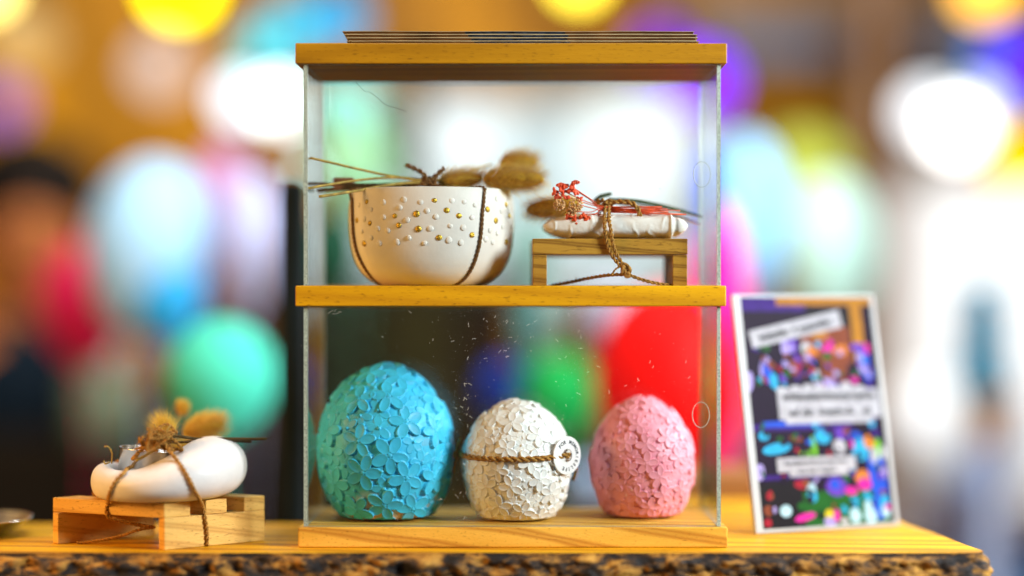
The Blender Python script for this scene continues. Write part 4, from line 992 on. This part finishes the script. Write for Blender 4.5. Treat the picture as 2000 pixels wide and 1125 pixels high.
# ------------------------------------------------------------------ left: pallet and ring holder on the slab
def left_group():
    # runner and slat directions on the slab, both read from where their ends stand
    def G(px, py):   # point on the slab under a pixel
        d = H * D / ((py - 583) * S); return Vector(((px - 1000) * S * d / D, d - D, 0))
    u = (G(518, 1056) - G(322, 1075)); L = u.length; u.normalize()
    n = Vector((-u.y, u.x, 0))             # away from the camera-left
    zr = 0.0222; zs = 0.0103; e = Vector((0, 0, .0001))
    A = G(321, 1075); wR = 0.0082
    t = thing('small_pallet', 'small pale pine pallet on the slab under the ring candle holder', 'pallet', A)
    B = G(96, 1062.5) + n * 0
    up = Vector((0, 0, 1))
    mb = MB(); mb.prism(A + e, u * L, n * wR, up * zr); mb.build('runner', M['pallet'], t, smooth=False, bevel=.0006)
    A2 = G(113, 1063)
    mb = MB(); mb.prism(A2 + e, u * L * .95, n * wR, up * zr); mb.build('runner', M['pallet'], t, smooth=False, bevel=.0006)
    v = (A2 + n * wR) - A; Ls = v.length; v.normalize()
    m = u.copy()
    top0 = A + e + up * (zr + .0001)
    ws = 0.0150
    for i in range(3):
        o = top0 + u * [0.0, .033, .0645][i]
        w1 = [.0205, .0170, L - .0645][i]
        mb = MB(); mb.prism(o, u * w1, v * Ls, up * zs); mb.build('slat', M['pallet'], t, smooth=False, bevel=.0006)
    # ring-shaped candle holder
    ztop = zr + zs + .0003
    yc = 0.030; k = S * (D + yc) / D
    oc = W(331, 0, yc); oc = Vector((oc.x, yc, ztop)); ho = W(288, 0, yc); ho = Vector((ho.x, yc, ztop))
    RO, RH = 150 * k, 59 * k
    h = thing('candle_holder', 'glossy white lopsided ring candle holder tied to the pale pallet', 'candle holder', oc)
    mb = MB(); n1, n2 = 128, 40; vs = []
    for i in range(n1):
        a = 6.2832 * i / n1; d = Vector((math.cos(a), math.sin(a), 0))
        po = oc + d * RO; pi = ho + d * RH
        c = (po + pi) / 2; hw = (po - pi).length / 2; dd = (po - pi).normalized()
        s_ = (math.cos(a) + 1) / 2; hh = (25 + 34 * s_ ** 1.9 + 8 * max(0, -math.cos(a)) ** 2) * k
        for j in range(n2):
            b = 6.2832 * j / n2; zz = hh + hh * math.copysign(abs(math.sin(b)) ** .92, math.sin(b))
            vs.append(c + dd * hw * math.copysign(abs(math.cos(b)) ** .95, math.cos(b)) + up * zz)
    mb.add(vs, [(i * n2 + j, ((i + 1) % n1) * n2 + j, ((i + 1) % n1) * n2 + (j + 1) % n2, i * n2 + (j + 1) % n2) for i in range(n1) for j in range(n2)])
    mb.build('ring', M['white_ceramic'], h)
    # tealight
    q = Matrix.Rotation(R(5), 3, 'Y'); cc = W(289, 901, yc); tc = thing('tealight', 'silver tealight cup standing in the ring candle holder', 'tealight', cc)
    def put(mb_, c0):
        mb_.v = [tuple(Vector(c0) + q @ Vector(p)) for p in mb_.v]
    mb = MB(); r = 56 * k
    pr = [(0, -.012), (r * .98, -.012), (r, -.010), (r, .0085), (r + .0006, .0088), (r + .0006, .0094), (r - .0005, .0094), (r - .0006, -.004), (0, -.004)]
    mb.lathe(pr, (0, 0, 0), 64); put(mb, cc); mb.build('cup', M['silver'], tc)
    mb = MB(); mb.lathe([(r - .0008, .004), (r * .3, .0045), (0, .005)], (0, 0, 0), 48); put(mb, cc); mb.build('wax', M['wax'], tc)
    # twine, knot, dried grass
    dg = bpy.context.evaluated_depsgraph_get(); bvs = []
    for o in list(t.children) + list(h.children):
        if o.type == 'MESH': bvs.append(BVHTree.FromPolygons([tuple(v.co) for v in o.data.vertices], [tuple(p.vertices) for p in o.data.polygons]))
    cp = Vector((0, -D, H))
    def on(px, py, off=.0014, dflt=.0):
        d = (W(px, py, 0) - cp).normalized(); best = None
        for b in bvs:
            hh_ = b.ray_cast(cp, d)
            if hh_[0] is not None and (best is None or hh_[3] < best): best = hh_[3]
        return cp + d * (best - off) if best is not None else W(px, py, dflt)
    s_ = MB(); K = W(313, 855, -.002)
    twine(s_, [K, W(292, 866, -.002), on(276, 880, .002), on(262, 893, .002), on(253, 907, .002), on(245, 921), on(230, 935), on(220, 950), on(213, 966), on(210, 985), on(208, 1000), W(214, 1011, .004), W(240, 1019, .010), W(280, 1027, .008), W(303, 1030, .01)], r=.0015, fuzz=70)
    twine(s_, [K, W(325, 872, -.008), on(347, 900), on(358, 915), on(370, 937), on(380, 958), on(387, 970), on(396, 990, .004), on(401, 1014), on(404, 1035), on(405, 1055), on(405, 1066)], r=.0015, fuzz=70)
    twine(s_, [W(302, 1030, .012), W(270, 1035, .014), W(235, 1047, .016), W(190, 1056, .018), W(150, 1060, .02)], r=.0012, fuzz=220, hair=.006)
    twine(s_, [W(302, 1030, .010), W(262, 1022, .006), W(220, 1012, .002)], r=.0012, fuzz=220, hair=.006)
    twine(s_, [K, W(262, 880, .03), W(225, 905, .05), W(200, 925, .055), W(186, 950, .05), W(183, 975, .045)], r=.0013, fuzz=60)
    rnd = random.Random(9)
    for _ in range(13):
        c0 = K + Vector((rnd.gauss(0, .003), rnd.gauss(0, .003), rnd.gauss(0, .002)))
        twine(s_, [c0 + Vector((rnd.gauss(0, .0055), rnd.gauss(0, .003), rnd.gauss(0, .0035))) for _ in range(5)], r=.0011, fuzz=420, hair=.007)
    for d in ((-1, .1, -.4), (-.6, -.3, .6), (.3, -.4, -.5)):
        twine(s_, [K, K + Vector(d) * .008, K + Vector(d) * .014 + Vector((0, 0, -.002))], r=.0012, fuzz=300)
    s_.build('twine', M['twine'], h)
    g = thing('dried_grass', 'bunch of dried bunny tail grass tied on the ring candle holder', 'dried grass', K)
    st = MB(); st.tube(smoothpath([W(305, 852, .02), W(350, 852, .022), W(380, 857, .024), (W(440, 857, .026)), W(521, 857, .03)], .004), .0011, 8)
    st.tube(smoothpath([W(305, 858, .03), W(345, 864, .03), W(400, 860, .03), W(491, 862, .032)], .004), .0010, 8)
    st.build('dark_stem', M['stem_dark'], g)
    s3 = MB(); s3.tube(smoothpath([W(265, 900, .0), W(285, 889, .003), W(315, 872, .012)], .004), .0011, 6)
    for pts in ([(218, 905, .01), (219, 885, .005), (212, 873, .0), (204, 872, .0)], [(214, 903, .01), (205, 906, .005), (203, 900, .003)]):
        s3.tube(smoothpath([W(*p) for p in pts], .003), .0006, 5)
    s3.tube(smoothpath([W(310, 856, .03), W(340, 830, .07), W(356, 805, .10)], .004), .0006, 6)
    for _ in range(26):
        d = Vector((rnd.gauss(0, .5), rnd.gauss(0, .4), rnd.gauss(.1, .5))).normalized(); s3.tube([K, K + d * rnd.uniform(.006, .012)], .0004, 4)
    s3.build('stem', M['stem'], g)
    for (px, py, dy), ax, Lx, r, nn, hl in (((398, 836, .075), (1, 0, .28), 112, 25, 3600, .006), ((322, 845, .035), (-.5, -.3, .8), 44, 17, 1800, .008), ((357, 798, .10), (-.2, -.8, .5), 34, 15, 900, .003), ((350, 880, .04), (1, 0, .1), 60, 20, 900, .005)):
        kk = S * (D + dy) / D; core, hair = MB(), MB()
        bunny_tail(core, hair, W(px, py, dy), ax, Lx * kk * .9, r * kk, nn, hl)
        o = core.build('seed_head', M['tail'], g); hair.build('bristles', M['tail'], o, smooth=False)
left_group()

def dish():
    y = 0.075; c = W(-62, 0, y); t = MB(); c = (c.x, y, 0.0001)
    t.lathe([(0, 0), (.028, 0), (.034, .004), (.046, .0115), (.047, .0125), (.045, .0125), (.033, .0065), (0, .003)], c, 64)
    tag(t.build('metal_dish', M['silver']), 'shallow silvery dish cut off by the left edge of the view', 'dish')
dish()

# ------------------------------------------------------------------ poster in its stand
def poster():
    a = R(24); lean = R(11)
    r = Vector((math.cos(a), math.sin(a), 0)); nrm = Vector((math.sin(a), -math.cos(a), 0))
    up = (Vector((0, 0, 1)) * math.cos(lean) - nrm * math.sin(lean)).normalized(); out = r.cross(up)   # towards viewer
    if out.dot(nrm) < 0: out = -out
    O = Vector((W(1476, 0, .07).x, .070, 0.0012)); Wd = 0.1275; Ht = 0.1800
    t = thing('poster_stand', 'framed leaning colour poster with white text labels standing right of the case', 'sign', O)
    P = lambda u, v, d=0.0: O + r * (u * Wd) + up * (v * Ht) + out * d
    mb = MB(); mb.prism(P(0, 0, -.003), r * Wd, up * Ht, out * .0028)
    mb.build('backing', pm('poster_white', (0.5, 0.49, 0.48), .4), t, smooth=False, bevel=0)
    fr = MB(); e = .0060; f = .0012
    fr.prism(P(0, 0, 0), r * e, up * Ht, out * f); fr.prism(O + r * (Wd - e * .5), r * e * .5, up * Ht, out * f)
    fr.prism(O + r * e, r * (Wd - 1.5 * e), up * e * .4, out * f); fr.prism(O + r * e + up * (Ht - e * .3), r * (Wd - 1.5 * e), up * e * .3, out * f)
    fr.build('frame', pm('frame_white', (0.42, 0.42, 0.41), .4), t, smooth=False)
    ft = MB(); ft.prism(O + r * .004 - out * .05 - Vector((0, 0, .0009)) + Vector((0, 0, 0)), r * (Wd - .008), (out + Vector((0, 0, -out.z))).normalized() * .046, Vector((0, 0, .002)))
    ft.build('foot', pm('frame_white', (0.42, 0.42, 0.41), .4), t, smooth=False)
    # printed picture: dark shelves full of coloured knick-knacks
    cols = {'bg': (0.012, 0.001, 0.020), 'violet': (0.16, 0.05, 0.55), 'blue': (0.02, 0.10, 0.75), 'cyan': (0.03, 0.50, 0.85), 'brown': (0.28, 0.06, 0.02), 'orange': (0.85, 0.25, 0.03), 'magenta': (0.85, 0.02, 0.40),
            'white': (0.62, 0.60, 0.64), 'green': (0.01, 0.13, 0.01), 'lime': (0.20, 0.60, 0.02), 'ochre': (0.55, 0.22, 0.01), 'black': (0.008, 0.004, 0.006), 'lilac': (0.50, 0.40, 0.85), 'red': (0.45, 0.01, 0.03), 'yellow': (0.9, 0.7, 0.02), 'pale': (0.55, 0.85, 0.95), 'indigo': (0.05, 0.01, 0.22)}
    names = list(cols); mats = [plain('print_' + n_, tuple(c_ * .62 for c_ in cols[n_]), .5, var=.15, vscale=150, spec=.08) for n_ in names]; ix = {n_: i for i, n_ in enumerate(names)}
    pr = MB(); u0, u1 = e / Wd, 1 - .5 * e / Wd; v0, v1 = .4 * e / Ht, 1 - .3 * e / Ht; lay = [0.0002]
    def rect(x0, x1, y0, y1, c, rot=0.0):
        lay[0] += .000002; d = lay[0]
        cx_, cy_ = (x0 + x1) / 2, (y0 + y1) / 2; q = []
        for sx, sy in ((x0, y0), (x1, y0), (x1, y1), (x0, y1)):
            dx, dy = (sx - cx_) * Wd, (sy - cy_) * Ht; q.append((cx_ * Wd + dx * math.cos(rot) - dy * math.sin(rot), cy_ * Ht + dx * math.sin(rot) + dy * math.cos(rot)))
        pr.add([O + r * a_ + up * b_ + out * d for a_, b_ in q], [(0, 1, 2, 3)], ix[c])
    def blob(x, y, rx, ry, c, rot=0.0):
        lay[0] += .000002; d = lay[0]; vs = []
        for i in range(20):
            th = 6.2832 * i / 20; dx, dy = rx * math.cos(th) * Wd, ry * math.sin(th) * Ht
            vs.append(O + r * (x * Wd + dx * math.cos(rot) - dy * math.sin(rot)) + up * (y * Ht + dx * math.sin(rot) + dy * math.cos(rot)) + out * d)
        pr.add(vs, [tuple(range(20))], ix[c])
    rect(u0, u1, v0, v1, 'bg'); rect(u0, .5, .93, v1, 'indigo'); rect(.3, u1, .955, v1, 'ochre'); rect(.82, .90, .70, v1, 'ochre'); rect(.5, .82, .72, .94, 'black'); rect(.45, .8, .70, .86, 'brown')
    rect(.9, u1, .03, .95, 'bg'); rect(.88, .93, .1, .7, 'indigo'); rect(u0, .75, .42, .45, 'indigo'); rect(.12, .55, .435, .46, 'blue'); rect(u0, u1, .215, .235, 'indigo'); rect(u0, .38, v0, .2, 'black'); rect(.35, .95, v0, .16, 'green'); rect(.83, .95, .05, .33, 'blue')
    rnd = random.Random(12)
    for x, y, rx, ry, c in ((.48, .77, .045, .03, 'white'), (.38, .79, .04, .05, 'violet'), (.33, .77, .03, .04, 'lilac'), (.58, .83, .07, .03, 'ochre'), (.63, .78, .06, .035, 'magenta'), (.72, .76, .06, .03, 'orange'), (.52, .755, .05, .02, 'orange'),
        (.42, .69, .09, .05, 'brown'), (.66, .68, .11, .06, 'brown'), (.43, .68, .04, .03, 'red'), (.55, .70, .03, .03, 'black'), (.53, .64, .03, .05, 'white'), (.60, .62, .1, .02, 'lilac'), (.85, .77, .06, .02, 'violet'), (.88, .72, .05, .045, 'blue'), (.90, .66, .045, .04, 'blue'),
        (.18, .68, .045, .065, 'lilac'), (.19, .66, .035, .05, 'blue'), (.06, .63, .03, .05, 'lilac'), (.23, .63, .03, .04, 'cyan'), (.80, .63, .03, .02, 'magenta'),
        (.12, .40, .04, .022, 'cyan'), (.2, .345, .11, .026, 'cyan'), (.53, .39, .06, .035, 'cyan'), (.34, .385, .05, .015, 'brown'), (.46, .35, .02, .05, 'lime'), (.4, .32, .05, .012, 'lime'), (.66, .40, .05, .03, 'violet'), (.64, .345, .05, .035, 'white'), (.76, .38, .05, .03, 'blue'), (.79, .33, .07, .055, 'cyan'),
        (.86, .36, .05, .035, 'orange'), (.91, .33, .03, .05, 'lime'), (.88, .30, .028, .04, 'white'), (.95, .31, .025, .035, 'white'), (.07, .25, .035, .04, 'lilac'), (.72, .27, .02, .04, 'cyan'),
        (.34, .19, .05, .02, 'red'), (.41, .17, .035, .03, 'pale'), (.41, .14, .04, .03, 'cyan'), (.59, .175, .085, .045, 'violet'), (.58, .185, .04, .025, 'blue'), (.78, .21, .06, .035, 'orange'), (.79, .18, .055, .03, 'magenta'), (.69, .155, .05, .02, 'magenta'), (.93, .22, .03, .04, 'lilac'), (.93, .18, .03, .03, 'blue'),
        (.22, .085, .045, .028, 'pale'), (.35, .055, .085, .018, 'magenta'), (.52, .06, .035, .025, 'yellow'), (.52, .03, .05, .022, 'lilac'), (.57, .055, .025, .03, 'magenta'), (.70, .10, .035, .03, 'cyan'), (.70, .05, .045, .035, 'pale'), (.81, .13, .04, .03, 'cyan'), (.80, .085, .035, .03, 'pale'), (.81, .045, .05, .035, 'pale'),
        (.92, .09, .04, .05, 'cyan'), (.92, .06, .035, .03, 'pale'), (.62, .03, .03, .015, 'white'), (.12, .15, .03, .02, 'brown'), (.1, .09, .035, .025, 'brown'), (.09, .04, .03, .02, 'red'), (.33, .10, .03, .02, 'green')):
        blob(x, y, rx * .9, ry * .9, c, rnd.uniform(-.2, .2))
    for _ in range(130):
        x_ = rnd.uniform(.08, .95); y_ = rnd.choice([rnd.uniform(.03, .45), rnd.uniform(.6, .8)])
        blob(x_, y_, rnd.uniform(.008, .026), rnd.uniform(.008, .022), rnd.choice(['bg', 'black', 'indigo', 'violet', 'blue', 'red', 'brown', 'bg', 'green', 'cyan', 'lilac', 'magenta']), rnd.uniform(-1, 1))
    # torn paper labels
    rect(.09, .75, .815, .89, 'white', R(11)); rect(.24, .965, .465, .59, 'white')
    for i in range(7): blob(.28 + i * .09, .592 + .006 * (i % 2), .045, .012 + .012 * (i % 3 == 2), 'white')
    rect(.28, .9, .445, .47, 'white'); rect(.19, .74, .245, .305, 'white'); rect(.27, .68, .225, .25, 'white')
    pr.build('printed_sheet', mats, t, smooth=False)
    def text(s_, u, v, size, rot, wfit, bold=.00016):
        tx = MB(); vs, fs = text_mesh(s_, size, bold=bold); xs = [q[0] for q in vs]; k = wfit / (max(xs) - min(xs))
        tx.add([O + r * (u * Wd + (q[0] * k) * math.cos(rot) - q[1] * math.sin(rot)) + up * (v * Ht + (q[0] * k) * math.sin(rot) + q[1] * math.cos(rot)) + out * (.0009 + q[2]) for q in vs], fs)
        tx.build('lettering', pm('grey_ink', (0.02, 0.02, 0.02), .6), t, smooth=False)
    text('künstler + aussteller', .42, .851, .0085, R(11), .068)
    text('schlüsselanhängerprojekte', .60, .562, .0085, 0, .083)
    text('auf der  kreativ-da.   ab', .60, .495, .0085, 0, .074)
    text('handgemacht mit viel liebe', .46, .283, .0045, 0, .055, .00005); text('aus der region', .46, .247, .0045, 0, .035, .00005)
poster()
